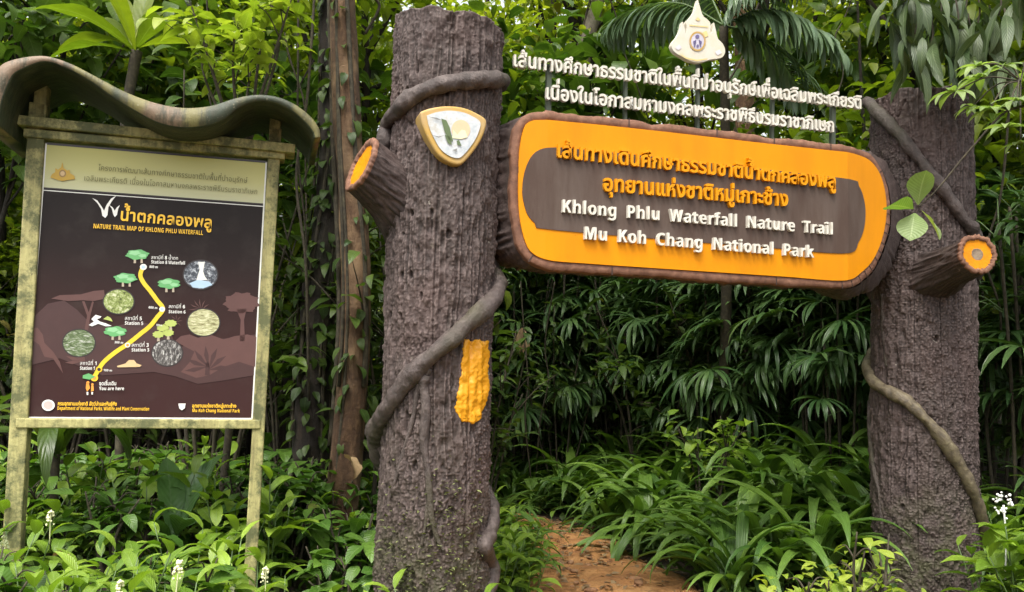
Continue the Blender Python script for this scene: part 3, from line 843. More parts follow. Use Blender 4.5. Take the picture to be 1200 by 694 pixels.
# ---- free standing white lettering and emblem above the log
frm = tag(obj('letter_frame', bpy.data.meshes.new('letter_frame'), None, gate), 'thin steel frame above the log that carries white letters')
YF = 0.10
a = Acc()
def bar2(acc, p, q_, y0, y1, wdt):
    p, q_ = gp([p, q_], (y0 + y1) / 2); d = q_ - p; d /= np.linalg.norm(d); n_ = np.array([-d[1], d[0]]) * wdt / 2
    V, f = prism([p - n_, q_ - n_, q_ + n_, p + n_], y0, y1); acc.add(V, f)
bar2(a, (600, 72), (1010, 122), YF + 0.03, YF + 0.042, 0.012)
bar2(a, (640, 109), (980, 149), YF + 0.03, YF + 0.042, 0.012)
for x, yt in ((643, 76), (733, 88), (818, 60), (905, 110), (976, 118)):
    yl = 138 + (x - 643) * 0.118
    bar2(a, (x, yt), (x - 1, yl + 6), YF + 0.043, YF + 0.07, 0.03 if x in (643, 976) else 0.018)
frm.data = a.mesh('letter_frame', False); frm.data.materials.append(flat_mat('frame_steel', (0.06, 0.075, 0.05), 0.6))
def top_text(s, p0, p1, xh, label):
    a = Acc(); q = gp([p0, p1], YF)
    add_text(a, s, q[0], q[1], xh, YF, 0.028, 0.02, 3, 0.03)
    tag(a.obj('lettering', MAT['white_letter'], frm, False), label)
top_text('เส้นทางศึกษาธรรมชาติในพื้นที่ป่าอนุรักษ์เพื่อเฉลิมพระเกียรติ', (601, 77), (1011, 127.5), 14.0 * px, 'upper line of white Thai letters')
top_text('เนื่องในโอกาสมหามงคลพระราชพิธีบรมราชาภิเษก', (639, 115.5), (979, 154.5), 14.0 * px, 'lower line of white Thai letters')
em = [(817, 0), (819.5, 9), (823, 19), (828, 23.5), (831.5, 28), (832, 39), (834, 36), (835.5, 27), (838, 36), (840.5, 46), (846, 52), (849, 60), (846.5, 67), (840, 69.5), (832, 70.5), (824, 73), (816, 74), (806, 71.5), (798, 67), (790, 62), (786, 55), (788, 49), (793, 43), (797, 34), (799, 26), (801.5, 33), (803, 40), (804, 33), (803.5, 26), (808, 21), (812.5, 15), (815, 7)]
E2 = smooth_path(np.column_stack([gp(em + em[:1], YF), np.zeros(len(em) + 1)]), 130)[:-1, :2]
V, fs = prism(E2, YF - 0.01, YF + 0.025)
eb = bevel(obj('emblem', mesh_np('emblem', V, fs, smooth=False), MAT['white'], frm), 0.006, 2)
def em_poly(pts_list, y, name, mat, label=None, curve=False):
    a = Acc()
    for q in pts_list: flat_poly(a, GATE, q, y)
    return a.obj(name, mat, frm, False)
def ring_poly(cx, cy, r0x, r0y, r1x, r1y, n=32):
    o_ = disc_pts(cx, cy, r0x, r0y, n); i_ = disc_pts(cx, cy, r1x, r1y, n)
    return [[o_[k], o_[(k + 1) % n], i_[(k + 1) % n], i_[k]] for k in range(n)]
em_poly(ring_poly(817.5, 48.5, 9.6, 11.6, 7.6, 9.4), YF - 0.014, 'emblem_ring', MAT['gold'])
em_poly([disc_pts(817.5, 48.5, 7.6, 9.4)], YF - 0.013, 'emblem_disc', flat_mat('emblem_disc', (0.5, 0.47, 0.55)))
em_poly([disc_pts(817.3, 43, 2.4, 2.4, 12), disc_pts(814, 50, 1.6, 2.4, 10), disc_pts(821, 50, 1.6, 2.4, 10), disc_pts(817.6, 54, 1.5, 2, 10), [(813, 55), (815, 46.5), (816, 47), (814.4, 55.5)], [(822, 55), (820, 46.5), (819, 47), (820.6, 55.5)]], YF - 0.016, 'emblem_mark', flat_mat('emblem_mark', (0.12, 0.1, 0.22)))
em_poly([[(815, 23), (818, 20), (821, 23.5), (818, 24.5)], [(823, 38), (828, 36), (830, 42), (826, 44)], [(795, 62), (805, 67.5), (817, 70), (829, 68.3), (829, 69.6), (817, 71.8), (804, 69)], [(808, 29), (830, 31), (830, 32.2), (808, 30.4)]], YF - 0.0135, 'emblem_gilding', flat_mat('gilding', (0.68, 0.52, 0.22)))
em_poly([[(791, 56), (796, 52), (799, 56), (795, 59)], [(838, 61), (843, 58), (846, 62), (841, 65)]], YF - 0.0135, 'emblem_scroll', flat_mat('scroll', (0.6, 0.57, 0.6)))

# ================================================================== MAP BOARD
board = thing('map_board', 'framed nature trail map on two mossy wooden posts under a wavy painted roof', 'notice board', tuple(BOARD.o), BOARD.yaw)
def mossy_wood():
    m, t, b = new_mat('mossy_wood')
    o = coord(t, 'Object'); v = coord(t, 'Object', (14, 14, 1.5))
    n1 = noise(t, v, 2.0, 6, 0.7, 0.3); n2 = noise(t, o, 6, 6, 0.75); n3 = noise(t, o, 40, 4, 0.7)
    c = ramp(t, n1.outputs[0], [(0.3, (0.16, 0.14, 0.06)), (0.5, (0.33, 0.30, 0.12)), (0.7, (0.46, 0.42, 0.18))]).outputs[0]
    c = mix(t, ramp(t, n2.outputs[0], [(0.45, (0, 0, 0)), (0.58, (0.9, 0.9, 0.9))]).outputs[0], c, (0.07, 0.08, 0.03))
    c = mix(t, ramp(t, n3.outputs[0], [(0.62, (0, 0, 0)), (0.72, (0.7, 0.7, 0.7))]).outputs[0], c, (0.05, 0.045, 0.025))
    t.links.new(c, b.inputs['Base Color']); b.inputs['Roughness'].default_value = 0.7
    bump(t, b, mth(t, 'ADD', n1.outputs[0], n3.outputs[0]), 0.5, 0.006)
    return m
MAT['post'] = mossy_wood()
def bp(pts, y=0.0): return np.array([BOARD.plane(px, py, y)[[0, 2]] for px, py in pts])
def beam(parent, name, p, q, wdt, y0, y1, mat=None, ext=0.0):
    p, q = bp([p, q], (y0 + y1) / 2 * 0 + y0); d = (q - p) / np.linalg.norm(q - p); n_ = np.array([-d[1], d[0]]) * wdt / 2
    V, f = prism([p - n_, q - n_, q + n_, p + n_], y0, y1)
    return bevel(obj(name, mesh_np(name, V, f, smooth=False), mat or MAT['post'], parent), 0.006, 2)
k = 1 / F * 4.45
# posts stand on the ground
def post(pt, pb, wdt):
    p, q = bp([pt, pb], -0.02); d = (q - p) / np.linalg.norm(q - p)
    q = p + d * (p[1] + 0.1) / -d[1]
    n_ = np.array([-d[1], d[0]]) * wdt / 2
    V, f = prism([p - n_, q - n_, q + n_, p + n_], -0.02, 0.075)
    return bevel(obj('post', mesh_np('post', V, f, smooth=False), MAT['post'], board), 0.007, 2)
post((44, 120), (12, 655), 0.083)
post((323, 150), (295, 640), 0.066)
beam(board, 'top_rail', (20, 140), (346, 174), 0.052, -0.06, 0.12)
beam(board, 'rail_cap', (27, 155), (334, 182), 0.045, -0.035, 0.09)
beam(board, 'bottom_rail', (18, 496), (305, 497.5), 0.05, -0.03, 0.07)
# printed sheet
sheet = [(53.6, 168.6), (312.9, 190.4), (296, 491.6), (29.4, 490.3)]
q = bp(sheet)
V, fs = prism(q, 0.0, 0.025)
m, t, b = new_mat('map_print')
sp = t.nodes.new('ShaderNodeSeparateXYZ'); t.links.new(coord(t, 'Object'), sp.inputs[0])
zn = mth(t, 'DIVIDE', mth(t, 'SUBTRACT', sp.outputs[2], float(q[:, 1].min())), float(q[:, 1].max() - q[:, 1].min()))
c = ramp(t, zn, [(0.0, (0.042, 0.018, 0.018)), (0.35, (0.038, 0.019, 0.018)), (0.62, (0.021, 0.0145, 0.014)), (0.8, (0.018, 0.014, 0.0135))]).outputs[0]
n1 = noise(t, coord(t, 'Object'), 7, 4, 0.6)
c = mix(t, ramp(t, n1.outputs[0], [(0.5, (0, 0, 0)), (0.8, (0.18, 0.18, 0.18))]).outputs[0], c, (0.09, 0.08, 0.07))
t.links.new(c, b.inputs['Base Color']); b.inputs['Roughness'].default_value = 0.4; b.inputs['Specular IOR Level'].default_value = 0.15
mp = bevel(obj('map_sheet', mesh_np('map_sheet', V, fs, smooth=False), m, board), 0.003, 1)
LY = [-0.001]
def lay(polys, name, mat, dy=0.0002, label=None):
    LY[0] -= dy
    a = Acc()
    for p in polys: flat_poly(a, BOARD, p, LY[0])
    o = a.obj(name, mat, mp, False)
    if label: tag(o, label)
    return o
def ink(name, c): return flat_mat(name, c, 0.4)
INK = dict(white=ink('ink_white', (0.75, 0.74, 0.7)), yellow=ink('ink_yellow', (0.85, 0.5, 0.03)), path=ink('ink_path', (0.7, 0.5, 0.03)), green=ink('ink_green', (0.12, 0.36, 0.13)),
           lime=ink('ink_lime', (0.4, 0.47, 0.12)), rose=ink('ink_rose', (0.10, 0.045, 0.04)), rose2=ink('ink_rose_dark', (0.055, 0.024, 0.023)), dark=ink('ink_dark', (0.03, 0.022, 0.022)), sand=ink('ink_sand', (0.6, 0.42, 0.22)),
           orange=ink('ink_orange', (0.75, 0.3, 0.05)), trunk=ink('ink_trunk', (0.4, 0.33, 0.25)), blue=ink('ink_blue', (0.4, 0.55, 0.7)), olive=ink('ink_olive', (0.15, 0.14, 0.04)))
# pale header
m, t, b = new_mat('header_print')
sp = t.nodes.new('ShaderNodeSeparateXYZ'); t.links.new(coord(t, 'Object'), sp.inputs[0])
za, zb_ = bp([(53, 222), (53, 168)])[:, 1]
c = ramp(t, mth(t, 'DIVIDE', mth(t, 'SUBTRACT', sp.outputs[2], float(za)), float(zb_ - za)), [(0.0, (0.48, 0.48, 0.3)), (0.5, (0.46, 0.44, 0.16)), (1.0, (0.40, 0.37, 0.07))]).outputs[0]
t.links.new(c, b.inputs['Base Color']); b.inputs['Roughness'].default_value = 0.28
lay([[(53.6, 169.5), (312.6, 191.4), (310.2, 239), (49.6, 219.6)]], 'header', m)
lay([[(53.8, 166.8), (313.2, 188.8), (313.1, 191.2), (53.6, 169.6)], [(49.6, 219.4), (310.2, 238.6), (310.1, 239.9), (49.5, 220.8)]], 'header_line', INK['dark'])
lay([[(53.2, 168), (55, 168.2), (31.4, 490), (29.6, 490)], [(311.2, 190.4), (313, 190.4), (296.2, 491.4), (294.4, 491.4)], [(29.6, 488.6), (296, 490), (296, 491.6), (29.5, 490.4)], [(49.4, 222.4), (310, 241.6), (309.9, 242.6), (49.3, 223.4)]], 'white_border', INK['white'])
# silhouettes of the forest in the print
def blob(cx, cy, rx, ry, seed, n=40, amp=0.16, lobes=9):
    r_ = np.random.default_rng(seed)
    ph = r_.uniform(0, 6.28, 3)
    return [(cx + rx * math.cos(a) * (1 + amp * math.sin(lobes * a + ph[0]) * 0.6 + amp * 0.5 * math.sin(2 * lobes * a + ph[1])), cy + ry * math.sin(a) * (1 + amp * math.sin(lobes * a + ph[0]) * 0.6)) for a in np.linspace(0, 6.283, n, endpoint=False)]
lay([[(39, 372), (56, 356), (75, 352), (90, 363), (105, 378), (130, 384), (160, 376), (200, 386), (206, 412), (228, 396), (262, 397), (300, 392), (297.5, 440), (262, 446), (232, 450), (205, 441), (180, 436), (120, 440), (70, 420), (36, 428)]], 'hill_silhouette', INK['rose2'])
lay([[(205, 400), (212, 394), (222, 392), (232, 396), (246, 392), (262, 398), (275, 394), (290, 392), (300.5, 395), (299, 430), (280, 424), (262, 430), (245, 440), (230, 443), (212, 436), (222, 425), (228, 412)],
     [(60, 350), (70, 346), (95, 345), (110, 341), (122, 340), (123, 350), (110, 353), (98, 352), (80, 353)], blob(283, 355, 20, 12, 4), [(277, 362), (289, 362), (286, 375), (287, 400), (281, 400), (282, 375)],
     [(37, 385), (44, 384), (50, 392), (52, 402), (62, 412), (70, 424), (74, 438), (62, 420), (52, 418), (46, 404), (37, 398)],
     [(96, 353), (99, 353), (104, 366), (108, 353), (110, 354), (106, 370), (103, 388), (99, 388), (102, 370)]], 'tree_silhouette', INK['rose'])
def star(cx, cy, r_, n, w_=0.09, a0=math.pi, a1=2 * math.pi):
    out = []
    for a in np.linspace(a0, a1, n):
        out.append([(cx + 2 * math.cos(a + 1.57), cy + 2 * math.sin(a + 1.57)), (cx + r_ * 0.6 * math.cos(a - w_), cy + r_ * 0.6 * math.sin(a - w_)), (cx + r_ * math.cos(a), cy + r_ * math.sin(a)), (cx + r_ * 0.6 * math.cos(a + w_), cy + r_ * 0.6 * math.sin(a + w_))])
    return out
lay(star(234, 363, 13, 7) + star(206, 376, 8, 8, 0.1, 0, 5.6) + star(98, 425, 22, 5, 0.16, math.pi * 1.0, math.pi * 1.45), 'palm_silhouette', INK['rose'])
lay(star(243, 432, 27, 7, 0.17, math.pi * 0.97, math.pi * 1.98) + [[(241, 425), (245, 425), (246, 440), (240, 440)]], 'banana_silhouette', INK['rose2'])
# round photographs in the print
def photo_mat(name, cols, sx=1.0, sy=1.0, seed=0.0):
    m, t, b = new_mat(name)
    v = coord(t, 'Object', (60 * sx, 60, 60 * sy)); n1 = noise(t, v, 1.0, 6, 0.7, 0.6); n1.inputs['Detail'].default_value = 5
    k_ = len(cols); c = ramp(t, n1.outputs[0], [(0.36 + 0.3 * i / (k_ - 1), cc) for i, cc in enumerate(cols)]).outputs[0]
    t.links.new(c, b.inputs['Base Color']); b.inputs['Roughness'].default_value = 0.3
    return m
PHO = [(92.5, 402, 18.5, 15.5, ((0.03, 0.04, 0.02), (0.12, 0.17, 0.07), (0.5, 0.5, 0.47)), 0.6, 2.0, 'ink_round_stream'), (139, 353.5, 17.5, 14, ((0.06, 0.07, 0.02), (0.24, 0.3, 0.08), (0.6, 0.6, 0.42)), 1, 1, 'ink_round_clearing'),
       (235, 322, 19.5, 16.5, ((0.012, 0.014, 0.02), (0.08, 0.09, 0.11), (0.55, 0.58, 0.62)), 1, 1, 'ink_round_waterfall'), (238.5, 378, 18.5, 15.5, ((0.14, 0.12, 0.05), (0.42, 0.42, 0.22), (0.66, 0.64, 0.45)), 0.5, 2, 'ink_round_pool'), (196, 413.5, 17.5, 15, ((0.02, 0.02, 0.02), (0.1, 0.09, 0.085), (0.55, 0.54, 0.52)), 1.6, 0.7, 'ink_round_cascade')]
lay([disc_pts(cx, cy, rx + 1.4, ry + 1.4, 40) for cx, cy, rx, ry, *_ in PHO], 'photo_ring', INK['dark'])
LY[0] -= 0.0003
for cx, cy, rx, ry, cols, sx, sy, nm in PHO:
    a = Acc(); flat_poly(a, BOARD, disc_pts(cx, cy, rx, ry, 40), LY[0]); a.obj('round_photo', photo_mat(nm, cols, sx, sy), mp, False)
lay([[(232, 307), (240, 307), (238, 318), (240, 324), (243, 328), (230, 329), (232, 322), (234, 316)]], 'printed_waterfall', INK['white'])
lay([[(222, 332), (232, 328), (245, 330), (249, 334), (238, 338), (226, 337)]], 'printed_pool', INK['blue'])
# trail, stations
def ribbon(pts, w_):
    pts = smooth_path(np.column_stack([pts, np.zeros(len(pts))]), len(pts) * 6)[:, :2]
    d = np.gradient(pts, axis=0); n_ = np.column_stack([-d[:, 1], d[:, 0]]); n_ /= np.linalg.norm(n_, axis=1, keepdims=True)
    A, B_ = pts - n_ * w_ / 2, pts + n_ * w_ / 2
    return [[tuple(A[i]), tuple(A[i + 1]), tuple(B_[i + 1]), tuple(B_[i])] for i in range(len(pts) - 1)]
TR = [(168, 312), (164.5, 322), (168, 331), (176, 341), (184, 352), (191, 362), (184, 372), (176, 382), (165, 391), (150, 403), (135, 413), (122, 424), (115, 434), (110, 443)]
a = Acc(); LY[0] -= 0.0003; y_ = LY[0]
for p in ribbon(TR, 5.0): flat_poly(a, BOARD, p, y_)
tag(a.obj('trail_line', INK['path'], mp, False), 'yellow trail line')
lay([disc_pts(168, 313, 4, 3.6, 20), disc_pts(190, 362.5, 3.4, 3.0, 20), disc_pts(149.5, 404.5, 3.2, 2.8, 20)], 'station_ring', INK['white'])
lay([disc_pts(110.5, 443, 4.4, 4, 20), disc_pts(116, 433, 3.8, 3.4, 20)], 'station_ring', INK['yellow'])
lay([disc_pts(168, 313, 2.2, 2, 16), disc_pts(190, 362.5, 1.9, 1.7, 16)], 'station_dot', INK['blue'])
lay([disc_pts(110.5, 443, 2.4, 2.2, 16), disc_pts(149.5, 404.5, 1.8, 1.6, 16)], 'station_dot', INK['orange'])
lay([disc_pts(116, 433, 2.2, 2, 16)], 'station_dot', INK['dark'])
# little trees
tr_, cr_, cr2 = [], [], []
for cx, cy, s_ in ((161, 298.5, 1.0), (147, 326, 1.0), (198, 332.5, 1.0), (135, 388.5, 1.0)):
    tr_ += [[(cx - 4, cy + 2), (cx - 1.8, cy + 2), (cx - 1.6, cy + 10), (cx - 4.4, cy + 10)], [(cx + 4, cy + 2), (cx + 5.8, cy + 2), (cx + 6.4, cy + 10), (cx + 3.6, cy + 10)]]
    cr_ += [blob(cx, cy, 13, 5.8, int(cx), 40, 0.14, 6)]
    cr2 += [blob(cx - 3, cy - 2, 6.5, 2.6, int(cx) + 1, 30, 0.2, 5), blob(cx + 6, cy + 1.2, 4.5, 2, int(cx) + 2, 24, 0.2, 5)]
for cx, cy in ((185.5, 392), (197, 390), (200, 379), (192, 384)):
    tr_ += [[(cx - 1, cy + 2), (cx + 1.2, cy + 2), (cx + 1.8, cy + 8), (cx - 1.6, cy + 8)]]
lay(tr_, 'icon_trunk', INK['trunk'])
lay(cr_ + [[(97, 440), (104, 437.5), (112, 441.5), (105, 445), (97, 443.5)]], 'icon_tree', INK['green'])
lay(cr2, 'icon_tree_light', ink('ink_mint', (0.25, 0.5, 0.26)))
lay([blob(185.5, 392, 6.5, 4, 91), blob(197, 390, 6.5, 4, 92), blob(200, 379, 7, 4, 93), blob(191, 384.5, 7, 4, 94)], 'icon_bush', INK['lime'])
lay([[(137, 429), (147, 426), (151, 422), (157, 422), (160, 426), (166, 428), (164, 430), (138, 430.6)]], 'icon_sand', INK['sand'])
lay([[(101, 449.5), (104, 449), (105.5, 455), (102, 459), (100.5, 455)], [(107, 452), (109.6, 452), (110, 458), (106.6, 459)], disc_pts(103, 448.5, 1.8, 1.8, 10), disc_pts(108.3, 450.6, 1.5, 1.5, 10)], 'icon_hiker', INK['orange'])
lay([[(101.4, 459.5), (103.6, 459.5), (103.4, 463), (101.6, 463)], [(107, 459.5), (109, 459.5), (108.8, 462.5), (107.2, 462.5)],
     [(107, 374), (112, 369), (119, 371), (117, 373), (113.5, 374), (117, 377), (124, 379), (131, 382), (124, 382.5), (115, 379.5), (108, 382.5), (104, 381), (110, 377)]], 'icon_white', INK['white'])
lay([[(121, 374), (126, 370.5), (130, 373), (132, 377), (127, 375.5)]], 'icon_wing', INK['lime'])
# logos
lay([[(108, 232), (114, 235), (119, 242), (122, 247), (125, 240), (130, 233), (136, 229.5), (131, 236), (127, 243), (126, 252), (123.5, 255.5), (120, 253), (118.5, 245), (114, 238)],
     [(127.5, 240), (132, 243), (134.5, 247), (137, 243), (140.5, 240.5), (138.5, 245), (137, 252), (134.5, 254.5), (132.6, 251), (131, 244.5)]], 'bird_logo', INK['white'])
lay([disc_pts(56.5, 475, 7.6, 6.6, 30)], 'round_seal', INK['white'])
lay([disc_pts(56.5, 475, 5.6, 4.8, 24), ], 'seal_field', ink('ink_seal', (0.5, 0.42, 0.4)))
lay([[(209, 473), (217.5, 473), (216.5, 478.5), (213, 481), (210, 478.5)]], 'small_shield', INK['white'])
em2 = [(73, 190), (74.5, 197), (79, 200), (81.5, 199), (82, 203), (87, 206), (88, 210), (80, 211), (73, 212.4), (66, 210.5), (59, 208), (61, 204), (64.5, 202), (65, 197), (68, 199), (71.5, 196)]
lay([em2], 'header_emblem', ink('ink_gold', (0.5, 0.31, 0.03)))
lay([disc_pts(73.3, 203.5, 4.2, 4.4, 20)], 'header_emblem_disc', ink('ink_gold_dark', (0.28, 0.17, 0.05)))
lay([disc_pts(73.3, 203.5, 2.6, 2.8, 16)], 'header_emblem_mark', INK['sand'])
def print_text(s, p0, p1, xh, mat, off=0.02):
    a = Acc(); q = bp([p0, p1], -0.0095)
    add_text(a, s, q[0], q[1], xh * k, -0.0095, 0.0, off, 2, 0.02)
    return a.obj('print_lettering', mat, mp, False)
print_text('โครงการพัฒนาเส้นทางศึกษาธรรมชาติในพื้นที่ป่าอนุรักษ์', (115, 199.5), (290, 214.5), 5.2, INK['olive'], 0.0)
print_text('เฉลิมพระเกียรติ เนื่องในโอกาสมหามงคลพระราชพิธีบรมราชาภิเษก', (98, 211.5), (302, 227.5), 5.2, INK['olive'], 0.0)
print_text('น้ำตกคลองพลู', (140, 258), (249, 267.5), 11.0, INK['yellow'], 0.022)
print_text('NATURE TRAIL MAP OF KHLONG PHLU WATERFALL', (109, 267.5), (238, 275.5), 5.2, INK['yellow'], 0.0)
print_text('สถานีที่ 8 น้ำตก', (177, 303.5), (209, 304.5), 3.2, INK['white'], 0.0)
print_text('Station 8 Waterfall', (177, 308.8), (217, 310.2), 3.8, INK['white'], 0.0)
print_text('800 m', (175, 314), (185, 314.5), 2.8, INK['white'], 0.0)
print_text('สถานีที่ 6', (197.5, 361), (217, 361.5), 3.2, INK['white'], 0.0)
print_text('Station 6', (197.5, 367), (217.5, 367.5), 3.6, INK['white'], 0.0)
print_text('600 m', (174, 361.5), (184.5, 362.3), 2.6, INK['white'], 0.0)
print_text('สถานีที่ 5', (146, 375), (166.5, 375.5), 3.4, INK['white'], 0.0)
print_text('Station 5', (146, 380.5), (168, 381), 3.8, INK['white'], 0.0)
print_text('500 m', (183, 382), (190, 382.5), 2.2, INK['white'], 0.0)
print_text('สถานีที่ 3', (154, 406.5), (174.5, 406.5), 3.4, INK['white'], 0.0)
print_text('Station 3', (154, 412), (175, 412), 3.8, INK['white'], 0.0)
print_text('300 m', (134, 402.3), (144.5, 403), 2.4, INK['white'], 0.0)
print_text('สถานีที่ 1', (93.5, 427.8), (114, 428), 3.4, INK['white'], 0.0)
print_text('Station 1', (93.5, 433.5), (111.5, 433.5), 3.8, INK['white'], 0.0)
print_text('100 m', (121, 435), (131.5, 435.5), 2.4, INK['white'], 0.0)
print_text('จุดเริ่มเดิน', (116, 451.5), (136.5, 451.5), 3.4, INK['white'], 0.02)
print_text('You are here', (116, 457.3), (145.5, 457.3), 3.8, INK['white'], 0.0)
print_text('กรมอุทยานแห่งชาติ สัตว์ป่าและพันธุ์พืช', (67.5, 475), (137, 475.5), 3.3, INK['yellow'], 0.03)
print_text('Department of National Parks, Wildlife and Plant Conservation', (67, 480.5), (175, 481.3), 3.9, INK['yellow'], 0.0)
print_text('อุทยานแห่งชาติหมู่เกาะช้าง', (225, 477.5), (277, 477.8), 3.3, INK['yellow'], 0.03)
print_text('Mu Koh Chang National Park', (225, 483), (281, 483.5), 3.9, INK['yellow'], 0.0)
# wavy roof: a thick carved plank, profile along the board, 0.75 m deep
prof = [(-20, 148, 16), (-22, 120, 20), (-14, 95, 20), (0, 76, 18), (22, 67.5, 14), (52, 65, 8), (80, 73, 8), (110, 88, 9), (138, 103, 13), (166, 115, 18), (194, 123, 24), (221, 126, 25), (249, 123, 22), (276, 114.5, 13), (301, 110.5, 9), (325, 113, 9), (346, 122, 10), (364, 136, 11), (374, 150, 10), (376, 161, 8)]
YR0, YR1 = -0.34, 0.34
tp = bp([(a_, b_) for a_, b_, _ in prof], YR0)
C = smooth_path(np.column_stack([tp, [c_ * 0.0043 for *_, c_ in prof]]), 180)
d = np.gradient(C[:, :2], axis=0); n_ = np.column_stack([-d[:, 1], d[:, 0]]); n_ /= np.linalg.norm(n_, axis=1, keepdims=True)
top = C[:, :2]; bot = top - n_ * C[:, 2:3]
ys_ = np.array([YR0, YR0 + 0.012, -0.2, 0.0, 0.2, YR1 - 0.012, YR1])
rt, rb = [], []
for i, y in enumerate(ys_):
    e = 0.006 if i in (0, 6) else 0.0
    rt.append(np.column_stack([top[:, 0] - n_[:, 0] * e, np.full(180, y), top[:, 1] - n_[:, 1] * e]))
    rb.append(np.column_stack([bot[:, 0] + n_[:, 0] * e, np.full(180, y), bot[:, 1] + n_[:, 1] * e]))
ringv = np.array(rt + rb[::-1]).reshape(-1, 3)          # 14 rows x 180
Fr = grid_faces(14, 180)
clos = np.stack([13 * 180 + np.arange(179), 13 * 180 + np.arange(1, 180), np.arange(1, 180), np.arange(179)], -1)
ends = [np.array([[r * 180 for r in range(14)]]), np.array([[r * 180 + 179 for r in range(14)]])[:, ::-1]]
m, t, b = new_mat('camouflage_roof')
o_ = coord(t, 'Object'); n1 = noise(t, coord(t, 'Object', (2.2, 1, 1)), 1.6, 1.5, 0.4); n2 = noise(t, coord(t, 'Object', (10, 3, 2.5)), 2.5, 6, 0.7); n3 = noise(t, o_, 40, 4, 0.7)
c = ramp(t, n1.outputs[0], [(0.36, (0.026, 0.036, 0.018)), (0.39, (0.115, 0.105, 0.033)), (0.49, (0.16, 0.14, 0.045)), (0.52, (0.14, 0.094, 0.055)), (0.66, (0.18, 0.122, 0.075))]).outputs[0]
c = mix(t, ramp(t, n2.outputs[0], [(0.47, (0, 0, 0)), (0.62, (0.85, 0.85, 0.85))]).outputs[0], c, (0.036, 0.036, 0.018))
c = mix(t, ramp(t, n3.outputs[0], [(0.62, (0, 0, 0)), (0.72, (0.5, 0.5, 0.5))]).outputs[0], c, (0.3, 0.27, 0.18))
t.links.new(c, b.inputs['Base Color']); b.inputs['Roughness'].default_value = 0.6; bump(t, b, mth(t, 'ADD', n2.outputs[0], n3.outputs[0]), 0.4, 0.006)
roof = obj('wavy_roof', mesh_np('wavy_roof', ringv, [Fr, clos] + ends), m, board)
m2, t, b = new_mat('mossy_shaded_underside'); o_ = coord(t, 'Object', (3, 9, 3)); n1 = noise(t, o_, 3, 6, 0.7); n2 = noise(t, coord(t, 'Object'), 35, 4, 0.7)  # dark moss green, with the shade under the roof painted in
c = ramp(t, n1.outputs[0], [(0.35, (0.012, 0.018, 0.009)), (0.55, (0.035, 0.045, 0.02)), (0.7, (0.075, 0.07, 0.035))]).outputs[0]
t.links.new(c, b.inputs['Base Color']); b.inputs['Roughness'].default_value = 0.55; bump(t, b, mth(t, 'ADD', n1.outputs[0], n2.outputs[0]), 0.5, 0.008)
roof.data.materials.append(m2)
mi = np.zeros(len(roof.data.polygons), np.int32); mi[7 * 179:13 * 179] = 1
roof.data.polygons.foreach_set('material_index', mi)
# short brackets that carry the roof
def bracket(px_, pyb, pyt):
    p = BOARD.plane(px_, pyb, 0.03); q = BOARD.plane(px_, pyt, 0.03)
    bevel(obj('roof_bracket', mesh_np('roof_bracket', *(lambda v, f: (v, [f]))(*box(p[0] - 0.03, p[0] + 0.03, -0.02, 0.07, p[2], q[2])), smooth=False), MAT['post'], board), 0.005, 2)
bracket(48, 142, 96); bracket(321, 172, 124)

for _o in (_fo,): bpy.data.objects.remove(_o)
bpy.data.curves.remove(_fc)
bpy.data.scenes.remove(_fs)

# ================================================================== VEGETATION
LM = {
 'herb': leaf_mat('herb_leaf', (0.065, 0.14, 0.012), (0.24, 0.35, 0.04), 0.36, 0.28, 11, (0.22, 0.32, 0.09), 0.045),
 'clump': leaf_mat('clump_leaf', (0.04, 0.1, 0.016), (0.15, 0.25, 0.04), 0.38, 0.25, 2, (0.12, 0.22, 0.06), 0.015, pleat=5),
 'herb_dark': leaf_mat('broad_herb_leaf', (0.03, 0.085, 0.012), (0.1, 0.19, 0.025), 0.4, 0.25, 9, (0.14, 0.22, 0.06), 0.03),
 'palm': leaf_mat('palm_leaf', (0.026, 0.07, 0.02), (0.095, 0.165, 0.048), 0.36, 0.2, 2, (0.1, 0.17, 0.06), 0.03, pleat=2),
 'shrub': leaf_mat('shrub_leaf', (0.016, 0.042, 0.009), (0.085, 0.135, 0.022), 0.36, 0.28, 9, (0.09, 0.15, 0.05), 0.025),
 'canopy': leaf_mat('canopy_leaf', (0.045, 0.09, 0.009), (0.24, 0.29, 0.025), 0.42, 0.45, 8, (0.16, 0.22, 0.06), 0.03),
 'far': leaf_mat('far_leaf', (0.08, 0.12, 0.01), (0.36, 0.38, 0.04), 0.5, 0.5, 6, (0.2, 0.25, 0.06), 0.04),  # yellow backlit glow is put into the leaf colour
 'lime': leaf_mat('lime_leaf', (0.17, 0.26, 0.025), (0.36, 0.42, 0.06), 0.4, 0.35, 10, (0.35, 0.42, 0.14), 0.0),
 'broad': leaf_mat('broad_sapling_leaf', (0.025, 0.065, 0.012), (0.12, 0.19, 0.032), 0.38, 0.3, 10, (0.12, 0.18, 0.06), 0.03),
 'grey': leaf_mat('strap_leaf', (0.035, 0.065, 0.022), (0.11, 0.15, 0.06), 0.38, 0.2, 12, (0.2, 0.24, 0.13), 0.03),
 'pale': leaf_mat('pale_leaf', (0.13, 0.21, 0.06), (0.27, 0.35, 0.13), 0.42, 0.35, 12, (0.33, 0.4, 0.2), 0.0),
 'dry': leaf_mat('dry_leaf', (0.12, 0.07, 0.03), (0.38, 0.27, 0.14), 0.7, 0.2, 8, (0.3, 0.2, 0.1), 0.0, tcol=(1.1, 0.9, 0.6)),
}
MAT['stem'] = flat_mat('green_stem', (0.07, 0.12, 0.03), 0.5)
MAT['cane'] = bark_mat('brown_cane', (0.015, 0.012, 0.007), (0.04, 0.032, 0.018), (0.09, 0.075, 0.04), (10, 10, 10), 0.4, 0.006)
